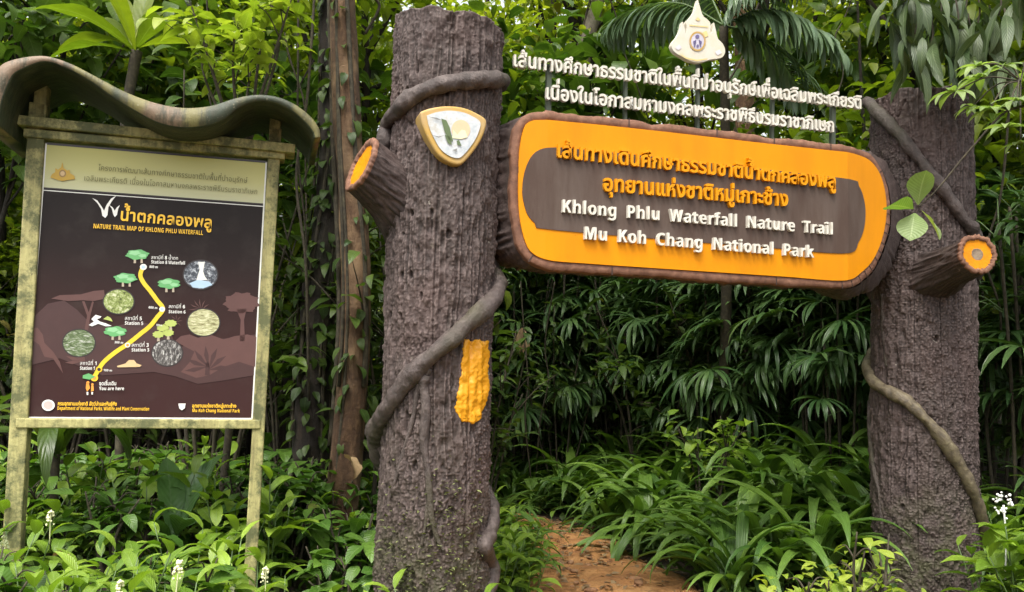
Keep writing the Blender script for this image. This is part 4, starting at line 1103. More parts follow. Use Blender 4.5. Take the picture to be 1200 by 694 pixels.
MAT['bark_dark'] = bark_mat('bark_dark', (0.006, 0.004, 0.003), (0.018, 0.012, 0.008), (0.05, 0.032, 0.018), (5, 5, 1.2), 0.9, 0.03, 0.9, (0.015, 0.02, 0.007))
MAT['bark_pale'] = bark_mat('bark_pale', (0.05, 0.04, 0.03), (0.13, 0.11, 0.08), (0.22, 0.2, 0.15), (4, 4, 2), 0.6, 0.02, 0.85, (0.06, 0.08, 0.03))
MAT['bark_brown'] = bark_mat('bark_brown', (0.02, 0.01, 0.006), (0.10, 0.052, 0.026), (0.34, 0.22, 0.12), (5, 5, 1.0), 0.8, 0.03, 0.9)
MAT['flower'] = flat_mat('berry_cream', (0.62, 0.62, 0.36), 0.4)
MAT['petal'] = flat_mat('white_petal', (0.8, 0.8, 0.76), 0.45)

def copy_thing(root, loc, rz=0.0, sc=1.0, label=None, tilt=(0, 0)):
    c = root.copy(); COL.objects.link(c)
    c.location = loc; c.rotation_euler = (tilt[0], tilt[1], rz); c.scale = (sc, sc, sc) if np.ndim(sc) == 0 else sc
    if label: c['label'] = label
    for ch in root.children:
        d = ch.copy(); COL.objects.link(d); d.parent = c
    return c
class Kind:
    """several prototypes of one plant; the first use of each moves it, later uses copy it"""
    def __init__(s, protos): s.p = protos; s.used = [False] * len(protos)
    def put(s, loc, rz=None, sc=1.0, i=None, label=None, tilt=(0, 0)):
        i = random.randrange(len(s.p)) if i is None else i
        rz = random.uniform(0, 6.28) if rz is None else rz
        r = s.p[i]
        if not s.used[i]:
            s.used[i] = True
            r.location = loc; r.rotation_euler = (tilt[0], tilt[1], rz); r.scale = (sc, sc, sc)
            if label: r['label'] = label
            return r
        return copy_thing(r, loc, rz, sc, label, tilt)
    def drop_unused(s):
        for r, u in zip(s.p, s.used):
            if not u:
                for c in list(r.children): bpy.data.objects.remove(c)
                bpy.data.objects.remove(r)
T_lance = [leaf_tpl('lance', 7, 2, d, 0.28, w_, a_, p_) for d, w_, a_, p_ in ((0.5, 0.05, 0.2, 0), (0.95, 0.08, 0.35, 1), (1.35, 0.06, 0.3, 2), (0.8, 0.1, 0.1, 3))]
T_ovate = [leaf_tpl('ovate', 5, 2, d, 0.22, w_, 0.15, p_) for d, w_, p_ in ((0.4, 0.05, 0), (0.8, 0.08, 1), (1.1, 0.05, 2))]
T_small = [leaf_tpl('ovate', 3, 2, d, 0.25, 0.0) for d in (0.3, 0.8)]
T_arch = [leaf_tpl('lance', 12, 2, d, 0.35, 0.0, a_) for d, a_ in ((1.6, 0.35), (2.1, 0.45), (2.5, 0.55), (1.3, 0.3))]
T_strap = [leaf_tpl('strap', 10, 2, d, 0.2, 0.05, a_, p_) for d, a_, p_ in ((0.5, 0.2, 0), (1.0, 0.4, 2), (1.6, 0.4, 1))]
T_big = [leaf_tpl('ovate', 12, 4, d, 0.2, 0.09, 0.2, p_) for d, p_ in ((0.5, 0), (0.9, 2))]
T_seg = [leaf_tpl('strap', 6, 2, d, 0.35, 0.0, 0.1) for d in (0.5, 0.9, 1.4)]
def pick_leaves(acc, tpls, pos, az, el, roll, L, W):
    pos = np.atleast_2d(pos); n = len(pos)
    az, el, roll, L, W = [np.broadcast_to(v, (n,)) for v in (az, el, roll, L, W)]
    w_ = rng.integers(0, len(tpls), n)
    for k_ in range(len(tpls)):
        q_ = w_ == k_
        if q_.any(): leaves(acc, tpls[k_], pos[q_], az[q_], el[q_], roll[q_], L[q_], W[q_])

# ---- builders ---------------------------------------------------------
def make_herb(name, label, group, mat, n_stem=5, h=(0.35, 0.66), Lr=(0.17, 0.29), wr=0.35, spread=0.16, flower=0, per=(6, 9), cat='plant'):
    root = thing(name, label, cat, group=group)
    st, fo, fl = Acc(), Acc(), Acc()
    for i in range(n_stem):
        a = i / n_stem * 6.28 + U_(-0.5, 0.5); lean = U_(0.08, 0.4); H = U_(*h)
        b0 = np.array([math.cos(a), math.sin(a), 0]) * U_(0, spread)
        top = b0 + np.array([math.cos(a) * lean * H, math.sin(a) * lean * H, H])
        C = smooth_path([b0 - [0, 0, 0.05], b0 * 0.5 + (b0 + top) / 2 * 0.5 + [0, 0, H * 0.1], top], 9)
        st.add(*tube(C, np.linspace(0.007, 0.003, 9), 6))
        m_ = int(U_(*per)); tt = np.linspace(0.42, 1.0, m_); ph = U_(0, 6.28)
        P = np.array([[np.interp(t_, np.linspace(0, 1, 9), C[:, k_]) for k_ in range(3)] for t_ in tt])
        az = ph + np.arange(m_) * 2.2 + U_(-0.4, 0.4, m_)
        el = np.interp(tt, [0.4, 1], [-0.1, 0.75]) + U_(-0.25, 0.25, m_)
        L = U_(Lr[0], Lr[1], m_) * np.interp(tt, [0.4, 0.7, 1], [0.85, 1.1, 0.75])
        pick_leaves(fo, T_lance, P, az, el, U_(-0.25, 0.25, m_), L, L * wr * U_(0.85, 1.15, m_))
        if i < flower:
            tip = top + np.array([0, 0, 0.02]); q = np.linspace(0, 1, 6)
            C2 = np.array([tip + [0, 0, -0.05], tip + [0.004, 0, 0.04], tip + [0.01, 0.004, 0.13]])
            fl.add(*tube(smooth_path(C2, 6), 0.0032, 5))
            for k_ in range(30):
                t_ = U_(0.1, 1); rr_ = 0.022 * (1.15 - t_ * 0.8); an = U_(0, 6.28)
                p = C2[1] + (C2[2] - C2[1]) * t_ + np.array([math.cos(an) * rr_, math.sin(an) * rr_, 0])
                r_ = U_(0.0045, 0.0085)
                fl.add(*tube(np.array([p - [0, 0, r_], p - [0, 0, r_ * .6], p, p + [0, 0, r_ * .6], p + [0, 0, r_]]), np.array([0.1, 0.8, 1, 0.8, 0.1]) * r_, 6, 0, False))
    st.obj('stem', MAT['stem'], root); fo.obj('foliage', mat, root)
    if flower: fl.obj('flower_spike', MAT['flower'], root)
    return root
def make_clump(label, group, n=26, Lr=(0.55, 0.98), wr=0.1, mat='clump', cat='plant', name='arching_plant'):
    a = Acc()
    az = U_(0, 6.28, n); el = U_(0.35, 1.25, n); L = U_(*Lr, n) * np.interp(el, [0.35, 1.25], [0.8, 1.1])
    pos = np.column_stack([U_(-0.06, 0.06, n), U_(-0.06, 0.06, n), U_(-0.03, 0.05, n)])
    pick_leaves(a, T_arch, pos, az, el, U_(-0.3, 0.3, n), L, L * wr * U_(0.8, 1.2, n))
    o = a.obj(name, LM[mat])
    return tag(o, label, cat, group)
def fan_leaf(acc, st, base, az, el, pet, rad, nseg=11):
    """petiole and a fan of drooping segments"""
    d = np.array([math.sin(az) * math.cos(el), math.cos(az) * math.cos(el), math.sin(el)])
    tip = base + d * pet
    st.add(*tube(smooth_path([base, base + d * pet * 0.5 + [0, 0, 0.05], tip], 6), np.linspace(0.006, 0.004, 6), 5))
    k_ = np.linspace(-1, 1, nseg) * U_(1.35, 1.75)
    M = frames(np.array([az]), np.array([el - U_(0.3, 0.9)]), np.array([U_(-0.5, 0.5)]))[0]
    for a_ in k_:
        v = M @ np.array([math.sin(a_), math.cos(a_), 0.12])
        az2, el2 = math.atan2(v[0], v[1]), math.asin(np.clip(v[2], -1, 1))
        L = rad * U_(0.85, 1.1) * (1 - 0.12 * abs(a_))
        leaves(acc, T_seg[rng.integers(0, 3)], tip, np.array([az2]), np.array([el2]), np.array([U_(-0.3, 0.3)]), L, U_(0.034, 0.05))
def make_fan_palm(label, group, canes=6, H=(1.2, 2.4), per=8, rad=(0.36, 0.54)):
    root = thing('fan_palm', label, 'palm', group=group)
    st, fo, cn = Acc(), Acc(), Acc()
    for i in range(canes):
        a = U_(0, 6.28); b0 = np.array([math.cos(a), math.sin(a), 0]) * U_(0.0, 0.35); h = U_(*H)
        top = b0 + np.array([math.cos(a) * 0.12, math.sin(a) * 0.12, h])
        cn.add(*tube(smooth_path([b0 - [0, 0, .1], (b0 + top) / 2 + U_(-.03, .03, 3), top], 10), 0.012, 7))
        for j_ in range(per):
            t_ = U_(0.42, 1.0) if j_ else 1.0; p = b0 + (top - b0) * t_
            fan_leaf(fo, st, p, U_(0, 6.28), np.interp(t_, [0.5, 1], [0.0, 0.9]) + U_(-0.3, 0.3), U_(0.2, 0.42), U_(*rad))
    cn.obj('cane', MAT['cane'], root); st.obj('petiole', MAT['stem'], root); fo.obj('foliage', LM['palm'], root)
    return root
def make_shrub(name, label, group, H=1.4, n=240, L=(0.09, 0.17), mat='shrub', wr=0.42, tpls=None, cat='shrub', rad=0.6):
    root = thing(name, label, cat, group=group)
    st, fo = Acc(), Acc()
    nst = 7; tips = []
    for i in range(nst):
        a = i / nst * 6.28 + U_(-.4, .4); b0 = np.array([math.cos(a), math.sin(a), 0]) * 0.06
        h = H * U_(0.6, 1.05); top = np.array([math.cos(a) * rad * U_(.3, 1), math.sin(a) * rad * U_(.3, 1), h])
        C = smooth_path([b0 - [0, 0, .06], (b0 + top) / 2 + [U_(-.08, .08), U_(-.08, .08), h * .08], top], 12)
        st.add(*tube(C, np.linspace(0.014, 0.004, 12), 6)); tips.append(C)
        for j_ in range(3):
            p = C[rng.integers(4, 10)]; e = p + np.array([U_(-.35, .35), U_(-.35, .35), U_(.05, .35)]) * H * .6
            C2 = smooth_path([p, (p + e) / 2 + [0, 0, .04], e], 7); st.add(*tube(C2, np.linspace(.006, .002, 7), 5)); tips.append(C2)
    P = []
    for i in range(n):
        C = tips[rng.integers(0, len(tips))]; q_ = C[int(len(C) * U_(0.3, 1.0) ** 0.7 * 0.999)]
        P.append(q_ + rng.normal(0, 0.05, 3))
    P = np.array(P)
    Ls = U_(*L, n)
    pick_leaves(fo, tpls or T_ovate, P, U_(0, 6.28, n), U_(-0.6, 0.5, n), U_(-.4, .4, n), Ls, Ls * wr * U_(.8, 1.2, n))
    st.obj('stem', MAT['cane'], root); fo.obj('foliage', LM[mat], root)
    return root
def clump_leaves(acc, centers, per, rad, Lr, wr, tpls, elr=(-0.9, 0.3)):
    for c in centers:
        n = int(per * U_(0.6, 1.3))
        P = c + rng.normal(0, 1, (n, 3)) * np.array([rad, rad, rad * 0.6]) * U_(0.7, 1.2)
        L = U_(*Lr, n)
        pick_leaves(acc, tpls, P, U_(0, 6.28, n), U_(*elr, n), U_(-.4, .4, n), L, L * wr * U_(.8, 1.2, n))
def make_tree(name, label, group, H, r0, crown_c, crown_r, ncl, per, mat='canopy', bark='bark_dark', L=(0.12, 0.2), lean=(0, 0), wr=0.5, crad=0.32, cat='tree', low=0.5):
    root = thing(name, label, cat, group=group)
    tr, cr = Acc(), Acc()
    top = np.array([lean[0], lean[1], H])
    C = smooth_path([[0, 0, -0.2], top * 0.33 + [U_(-.12, .12), U_(-.12, .12), 0], top * .66 + [U_(-.15, .15), U_(-.15, .15), 0], top], 40)
    rad = r0 * np.interp(np.linspace(0, 1, 40), [0, 0.06, 0.15, 1], [1.5, 1.15, 1.0, 0.35])
    tr.add(*tube(C, rad, 14, 0.03))
    cen = []
    for i in range(ncl):
        v = rng.normal(0, 1, 3); v /= np.linalg.norm(v); v *= U_(0.55, 1.0)
        cen.append(np.array(crown_c) + v * crown_r)
    for i in range(0, ncl, 2):
        c = cen[i]; s_ = C[int(40 * np.clip(U_(low, 0.97), 0, .97))]
        if s_[2] > c[2]: s_ = C[int(40 * low)]
        Cb = smooth_path([s_, (s_ + c) / 2 + [U_(-.2, .2), U_(-.2, .2), U_(0, .3)], c], 12)
        tr.add(*tube(Cb, np.linspace(r0 * 0.4, 0.008, 12), 7))
        for t_ in (0.55, 0.8): cen.append(Cb[int(12 * t_)] + rng.normal(0, .12, 3))
    clump_leaves(cr, cen, per, crad, L, wr, T_ovate if L[1] > 0.15 else T_small)
    tr.obj('trunk', MAT[bark], root); cr.obj('crown', LM[mat], root)
    return root
def gpos(x, y, dz=0.0): return (float(x), float(y), float(ground_h(np.array(x), np.array(y))) + dz)
def px_pos(px, depth, dz=0.0):
    P = at(px, 423, depth); return gpos(P[0], P[1], dz)
def free(x, y, keep):
    """clear of the path, of the pillars and of the board's posts"""
    if path_dist(np.array(x), np.array(y)) < keep: return False
    for q_ in ((cL(0.3), 0.22, 0.45), (cR(0.3), PYR, 0.48)):
        l = GATE.loc([x, y, 0])
        if math.hypot(l[0] - q_[0], l[1] - q_[1]) < q_[2]: return False
    l = BOARD.loc([x, y, 0])
    if -0.25 < l[0] < 1.4 and -0.16 < l[1] < 0.2: return False
    return True

# ---- herb bed ----------------------------------------------------------
G1 = 'leafy herbs in the bed round the map board'
herb = Kind([make_herb('leafy_herb', 'bright green lance leaved herb in the dense bed round the map board', G1, LM['herb'], 5 + i % 2, flower=0) for i in range(4)])
G1f = 'flowering herbs in the bed round the map board'
herbf = Kind([make_herb('flowering_herb', 'bright green herb with cream flower spikes in the bed under the map board', G1f, LM['herb'], 5, flower=1 + i % 2) for i in range(2)])
G1b = 'broad leaved herbs mixed into the bed'
broad = Kind([make_shrub('broad_herb', 'low darker herb with broad rounded leaves mixed into the leafy bed', G1b, .5 + .08 * i, 70, (.09, .2), 'clump' if 0 else 'herb_dark', .55, rad=.3, cat='plant') for i in range(2)])
spots = []
def scatter(xr, yr, num, mind, keep, spots, test=None, seed=0):
    out = []; t_ = 0
    while len(out) < num and t_ < num * 60:
        t_ += 1
        x, y = random.uniform(*xr), random.uniform(*yr)
        if not free(x, y, keep): continue
        if test and not test(x, y): continue
        if any((x - a_) ** 2 + (y - b_) ** 2 < mind * mind for a_, b_ in spots): continue
        spots.append((x, y)); out.append((x, y))
    return out
inview = lambda x, y: -0.68 * y < x < 0.68 * y
front = scatter((-2.9, -0.1), (2.9, 4.3), 64, 0.2, 0.25, spots, lambda x, y: inview(x, y) and x < -0.15 - 0.09 * (4.3 - y) * 2)
for i, (x, y) in enumerate(front):
    dz = -0.13
    (herbf if i % 7 == 3 else broad if i % 4 == 1 else herb).put(gpos(x, y, dz), sc=random.uniform(0.68, 0.95))
behind = scatter((-4.2, -0.75), (4.75, 7.2), 70, 0.24, 0.2, spots, inview)
for i, (x, y) in enumerate(behind):
    (herb if i % 4 == 1 or y < 5.0 and i % 2 else broad).put(gpos(x, y, -0.06), sc=random.uniform(0.75, 1.15))
for px_, dp, sc_h in ((590, 5.6, .75), (612, 5.9, .7), (600, 6.4, .8), (628, 6.6, .6), (585, 6.9, .8), (560, 6.2, .9), (625, 5.75, .6)):
    herb.put(px_pos(px_, dp), sc=sc_h)
# ---- arching clumps ----------------------------------------------------
G2 = 'arching strap leaved plants beside the path'
clump = Kind([make_clump('arching narrow leaved plant in the dense green bank beside the path', G2, 24 + 3 * i) for i in range(4)])
sp2 = []
cl_pts = scatter((0.6, 4.0), (5.9, 10.5), 95, 0.27, 0.12, sp2, inview)
for x, y in cl_pts: clump.put(gpos(x, y), sc=random.uniform(0.75, 1.15))
for x, y in scatter((-1.2, 0.4), (5.9, 10.5), 22, 0.3, 0.1, sp2, lambda x, y: inview(x, y) and x > -0.02 * y - 0.35):
    clump.put(gpos(x, y), sc=random.uniform(0.6, 0.9))
# ---- fan palms ---------------------------------------------------------
G3 = 'fan palms in the shade behind the gate'
fan = Kind([make_fan_palm('fan leaved palm clump in the shade behind the gate', G3, 6 + i, (1.3, 2.7)) for i in range(3)])
for px_, dp, sc_ in ((830, 9.4, 1.0), (900, 8.6, 1.0), (960, 8.2, 1.05), (1005, 9.0, 1.1), (925, 9.2, 1.1), (850, 8.7, .95), (985, 7.6, .95), (800, 9.6, 1.0), (720, 10.2, 1.05), (665, 10.0, 1.0), (610, 10.2, 1.05), (760, 11.2, 1.15), (565, 10.8, 1.1), (1040, 8.2, 1.05), (870, 10.2, 1.1), (780, 10.6, 1.0), (640, 10.8, 1.05), (690, 11.4, 1.1), (740, 11.8, 1.1), (600, 11.6, 1.1),
                     (1170, 7.0, 1.0), (1215, 6.4, 1.05), (1150, 8.4, 1.15), (1230, 7.8, 1.2), (930, 11.2, 1.2), (1020, 10.8, 1.2)):
    fan.put(px_pos(px_, dp), sc=sc_)
# ---- shrubs of the understorey ------------------------------------------
G4 = 'dark broadleaf shrubs of the understorey'
shrub = Kind([make_shrub('broadleaf_shrub', 'dark green broadleaf shrub in the shaded understorey', G4, 1.5 + 0.3 * i, 330, rad=0.65) for i in range(4)])
sp3 = []
sh_pts = scatter((-8.5, 9.0), (6.6, 14.5), 120, 0.55, 0.35, sp3, lambda x, y: -0.72 * y < x < 0.72 * y and not (0.4 < x < 4.0 and y < 8.6))
for x, y in sh_pts: shrub.put(gpos(x, y, -0.05), sc=random.uniform(0.8, 1.5))
# ---- trees ---------------------------------------------------------------
G5 = 'slender forest trees behind the gate and the board'
tree = Kind([make_tree('forest_tree', 'slender leafy forest tree standing in the thicket behind', G5, 6.5 + i * 0.8, 0.07 + 0.02 * i, (0, 0, 5.0 + 0.7 * i), np.array([1.7, 1.7, 1.9]), 20, 46, 'far' if i % 2 else 'canopy', lean=(U_(-.5, .5), U_(-.5, .5))) for i in range(4)])  # every second crown takes the painted backlit tint of the far leaves
for i, (x, y) in enumerate([(-6.6, 9.8), (-4.5, 10.6), (-3.1, 12.4), (-6.2, 12.6), (-1.7, 10.4), (-0.4, 12.6), (1.4, 13.6), (3.3, 12.6), (5.0, 10.6), (6.6, 9.8), (7.6, 12.4), (5.4, 13.8), (-8.2, 12.4), (3.5, 15), (-1.6, 14.6), (-5.4, 8.9), (-2.4, 9.3), (4.3, 9.4), (8.0, 10.4), (0.3, 15.4), (-4.2, 14.2)]):
    tree.put(gpos(x, y), sc=random.uniform(0.9, 1.2), i=i % 4)
G6 = 'small leafy saplings filling the thicket'
sap = Kind([make_tree('sapling', 'thin leafy sapling filling the middle height of the thicket', G6, 3.2 + i * 0.5, 0.022, (0, 0, 2.5 + .3 * i), np.array([.75, .75, 1.1]), 14, 34, 'canopy', 'bark_dark', (0.10, 0.2), lean=(U_(-.3, .3), U_(-.3, .3)), crad=0.2, low=0.3, cat='sapling') for i in range(3)])
sp4 = []
for x, y in scatter((-7.5, 8.0), (7.0, 12.5), 44, 0.7, 0.4, sp4, lambda x, y: -0.7 * y < x < 0.7 * y and not (-0.3 < x < 3.6 and y < 11.2) and (x > -1 or y > 8.2)):
    sap.put(gpos(x, y), sc=random.uniform(0.8, 1.4))
G7 = 'broad leaved saplings high in the thicket'
bsap = Kind([make_tree('broad_leaved_sapling', 'sapling with large rounded dark leaves high in the thicket', G7, 4.5 + .4 * i, 0.035, (0, 0, 4.0 + .3 * i), np.array([.95, .95, 1.0]), 15, 15, 'broad', 'bark_dark', (0.18, 0.33), lean=(U_(-.3, .3), U_(-.3, .3)), wr=.62, crad=.3, low=.5, cat='sapling') for i in range(3)])
for px_, dp, sc_ in ((560, 10.2, 1.15), (690, 11.0, 1.25), (70, 8.2, .95), (215, 9.2, 1.05), (330, 8.0, .9), (955, 10.6, 1.1), (-30, 7.6, .9), (1195, 8.8, 1.1), (140, 10.5, 1.2)):
    bsap.put(px_pos(px_, dp), sc=sc_)
for k_ in (bsap, herb, herbf, broad, clump, fan, shrub, tree, sap): k_.drop_unused()

# ---- far forest (one mass) and the slope it stands on --------------------
a = Acc()
cen = []
for i in range(1150):
    y = random.uniform(15.0, 25); x = random.uniform(-0.75 * y, 0.75 * y); z = random.uniform(0.2, 13.5)
    cen.append(np.array([x, y, z]))
clump_leaves(a, cen, 58, 0.55, (0.16, 0.32), 0.5, T_small, (-0.8, 0.4))
tag(a.obj('far_forest', LM['far']), 'sunlit wall of forest leaves far behind the clearing', 'forest', kind='stuff')
hx = np.linspace(-60, 60, 61); hy = np.linspace(22, 70, 25)
HX, HY = np.meshgrid(hx, hy, indexing='ij')
HZ = -0.3 + 5.5 * sstep(22, 40, HY) + 1.2 * vnoise(HX * .15, HY * .15, HX * 0) * sstep(22, 30, HY)
m, t, b = new_mat('hill_green'); n1 = noise(t, coord(t, 'Object'), 1.3, 6, 0.7)
t.links.new(ramp(t, n1.outputs[0], [(0.35, (0.012, 0.025, 0.008)), (0.65, (0.06, 0.09, 0.02))]).outputs[0], b.inputs['Base Color'])
tag(obj('hillside', mesh_np('hillside', np.stack([HX, HY, HZ], -1).reshape(-1, 3), [grid_faces(61, 25)[:, ::-1]]), m), kind='structure')
# ---- ground cover and leaf litter -----------------------------------------
a = Acc()
gxs, gys = U_(-9, 9, 26000), U_(2.2, 14, 26000)
ok = (np.abs(gxs) < 0.75 * gys) & (path_dist(gxs, gys) > U_(-0.05, 0.25, 26000))
for cx_ in (cL(0.2), cR(0.2)):
    lx = (GATE.M @ np.stack([gxs - GATE.o[0], gys - GATE.o[1], gxs * 0])); ok &= np.hypot(lx[0] - cx_, lx[1] - 0.22) > 0.36
gxs, gys = gxs[ok], gys[ok]; n = len(gxs)
P = np.column_stack([gxs, gys, ground_h(gxs, gys) + U_(0.0, 0.16, n)])
L = U_(0.05, 0.13, n)
pick_leaves(a, T_small, P, U_(0, 6.28, n), U_(-0.2, 0.9, n), U_(-.5, .5, n), L, L * U_(.3, .6, n))
tag(a.obj('ground_cover', LM['shrub']), 'low green leaves carpeting the forest floor', 'ground cover', kind='stuff')
a = Acc()
i = rng.integers(0, 120, 1500); s_ = rng.normal(0, 0.75, 1500)
lx, ly = PC[i, 0] + nrm[i, 0] * s_ * PWI[i] + U_(-.05, .05, 1500), PC[i, 1] + nrm[i, 1] * s_ * PWI[i] + U_(-.05, .05, 1500)
L = U_(0.025, 0.09, 1500)
zz = ground_h(lx, ly) + 0.03 + 0.035 * np.clip(1 - s_ ** 2, 0, 1)
pick_leaves(a, T_small, np.column_stack([lx, ly, zz]), U_(0, 6.28, 1500), U_(-.15, .25, 1500), U_(-.4, .4, 1500), L, L * .5)
tag(a.obj('leaf_litter', LM['dry']), 'dry brown leaves strewn over the path', 'leaf litter', kind='stuff')

a = Acc()
i = rng.integers(0, 120, 900); s_ = rng.normal(0, 0.6, 900)
lx, ly = PC[i, 0] + nrm[i, 0] * s_ * PWI[i], PC[i, 1] + nrm[i, 1] * s_ * PWI[i]
zz = ground_h(lx, ly) + 0.02 + 0.035 * np.clip(1 - s_ ** 2, 0, 1)
Tv, Tf, Tu = tube(np.array([[0, 0, -1], [0, 0, -.6], [0, 0, 0], [0, 0, .6], [0, 0, 1.0]]), np.array([.1, .8, 1, .8, .1]), 7, 0.08, False)
for k_ in range(900):
    r_ = 0.006 + 0.03 * rng.random() ** 4; an = U_(0, 6.28); c0, s0 = math.cos(an), math.sin(an)
    v = Tv * np.array([r_ * U_(.8, 1.6), r_ * U_(.7, 1.2), r_ * U_(.4, .8)])
    a.add(np.column_stack([v[:, 0] * c0 - v[:, 1] * s0, v[:, 0] * s0 + v[:, 1] * c0, v[:, 2]]) + [lx[k_], ly[k_], zz[k_]], Tf)
tag(a.obj('gravel', bark_mat('pebble', (.1, .045, .02), (.24, .12, .055), (.36, .24, .14), (3, 3, 3), .3, .01)), 'small brown stones scattered on the path', 'gravel', kind='stuff')

# ================================================================== SINGLE PLANTS THE PHOTO SHOWS
def trunk_tree(name, label, base, pts, r0, r1, mat, climbers=0, roots=0, crown=None):
    """a trunk through the points pts (offsets from base) with climbing leaves and a crown above the frame"""
    root = thing(name, label, 'tree', tuple(base))
    C = smooth_path(pts, 70)
    q_ = np.linspace(0, 1, 70)
    a = Acc(); V, fs, U = tube(C, np.interp(q_, [0, .05, .12, 1], [r0 * 1.5, r0 * 1.15, r0, r1]), 40)
    c_ = np.repeat(C, 40, 0); nvt = len(c_)
    rdir = V[:nvt] - c_
    V[:nvt] += rdir * (0.16 * fbm(V[:nvt, 0] * 9, V[:nvt, 1] * 9, V[:nvt, 2] * 1.6, 3))[:, None]
    a.add(V, fs, U); a.obj('trunk', MAT[mat], root)
    if climbers:
        i = rng.integers(2, 69, climbers); an = U_(0, 6.28, climbers)
        rr = np.interp(i / 69, [0, 1], [r0, r1]) * 1.08
        P = C[i] + np.column_stack([np.cos(an) * rr, np.sin(an) * rr, U_(-.06, .06, climbers)])
        L = U_(0.06, 0.15, climbers); fo = Acc()
        pick_leaves(fo, T_ovate, P, np.pi / 2 - an + U_(-.6, .6, climbers), U_(-1.2, -0.1, climbers), U_(-.5, .5, climbers), L, L * U_(.4, .65, climbers))
        fo.obj('climbing_leaves', LM['shrub'], root)
    for k_ in range(roots):
        an = U_(3.3, 6.1); ph = U_(-.3, .3); i = np.linspace(U_(2, 15), U_(45, 69), 14).astype(int)
        rr = np.interp(i / 69, [0, 1], [r0, r1]) * 1.1
        P = C[i] + np.column_stack([np.cos(an + ph * np.linspace(0, 3, 14)) * rr, np.sin(an + ph * np.linspace(0, 3, 14)) * rr, np.zeros(14)])
        b_ = Acc(); b_.add(*tube(smooth_path(P, 50), U_(.008, .02), 8, .05)); b_.obj('climbing_stem', MAT['cane'], root)
    if crown is not None:
        fo = Acc(); cen = [C[-1] + np.array([0, 0, .4]) + rng.normal(0, 1, 3) * np.array([1.7, 1.7, .6]) for _ in range(int(crown * 1.9))]  # unseen crown, widened to block sky light over the understorey
        clump_leaves(fo, cen, 55, 0.33, (0.12, 0.22), 0.5, T_ovate)
        fo.obj('crown', LM['canopy'], root)
    return root
g_ = px_pos(372, 6.6)
trunk_tree('old_tree', 'thick dark trunk wrapped in climbing leaves between the map board and the left pillar', g_, [[0, 0, -.2], [-.03, 0, 1.5], [.05, .05, 3], [0, 0, 5], [.1, .2, 7.2]], 0.135, 0.10, 'bark_dark', 700, 7, 26)
MAT['bark_peel'] = bark_mat('bark_peel', (0.02, 0.01, 0.006), (0.08, 0.042, 0.02), (0.22, 0.13, 0.065), (5, 5, 1.0), 0.9, 0.03, 0.9, (0.36, 0.24, 0.13))
g_ = px_pos(402, 6.1)
trunk_tree('brown_tree', 'brown trunk with pale peeling bark standing close behind the left pillar', g_, [[0, 0, -.2], [.08, 0, 1.6], [-.05, 0, 3.2], [-.2, .1, 5.5], [-.1, .2, 7.5]], 0.115, 0.085, 'bark_peel', 170, 5, 18)
g_ = px_pos(872, 12.2)
trunk_tree('brown_tree', 'brown trunk rising behind the board below the white emblem', g_, [[0, 0, -.2], [.03, 0, 1.8], [-.03, 0, 3.4], [.02, .1, 5.5], [-.1, .2, 7.6]], 0.16, 0.14, 'bark_brown', 90, 2, 18)
g_ = px_pos(640, 12.8)
trunk_tree('pale_tree', 'pale lichen spotted trunk leaning right above the white lettering', g_, [[0, 0, -.2], [.1, 0, 2.6], [.3, 0, 4.9], [.75, 0, 7], [1.3, .2, 9.5]], 0.14, 0.11, 'bark_pale', 30, 1, 16)

# hanging lianas
lgroup = 'thin lianas hanging in the forest'
def hanging(px_, depth, y0, y1, sway, r=0.008):
    A, B_ = at(px_, y0, depth), at(px_ + sway, y1, depth * 1.02)
    mid = (A + B_) / 2 + np.array([U_(-.12, .12), 0, 0])
    C = smooth_path([A, A * .7 + B_ * .3 + U_(-.06, .06, 3), mid, A * .3 + B_ * .7 + U_(-.06, .06, 3), B_], 50) - B_
    a = Acc(); a.add(*tube(C, r, 7, .06))
    tag(a.obj('hanging_liana', MAT['cane'], None, True, tuple(B_)), 'thin brown liana hanging down through the forest leaves', 'liana', lgroup)
for px_, dp, y0, y1, sw, r_ in ((350, 6.4, -60, 420, 12, .008), (372, 6.0, -60, 470, -10, .01), (330, 7.2, -60, 300, 30, .008), (458, 6.6, -60, 40, -30, .012), (1128, 5.9, 60, 330, 8, .012), (1140, 5.9, 80, 420, -6, .009), (1120, 6.2, 100, 500, 20, .008),
                                (1012, 8.0, -40, 130, -40, .007), (700, 8.5, -40, 140, 60, .007), (905, 8.8, -30, 110, -60, .012), (240, 7.5, -40, 200, 20, .008), (1185, 6.5, 100, 500, -30, .009), (610, 8.2, 330, 560, 12, .007), (650, 9, 330, 560, -22, .007)):
    hanging(px_, dp, y0, y1, sw, r_)

def rosette(name, label, cat, base, n, az, el, L, W, tpls, mat, stem=None, stem_r=0.02, roll=0.25):
    root = thing(name, label, cat, tuple(base))
    fo = Acc()
    pick_leaves(fo, tpls, rng.normal(0, 0.02, (n, 3)), az, el, U_(-roll, roll, n), L, W)
    fo.obj('foliage', mat, root)
    if stem is not None:
        st = Acc(); st.add(*tube(smooth_path(stem, 24), np.linspace(stem_r * 1.4, stem_r, 24), 10, .04)); st.obj('stem', MAT['cane'], root)
    return root
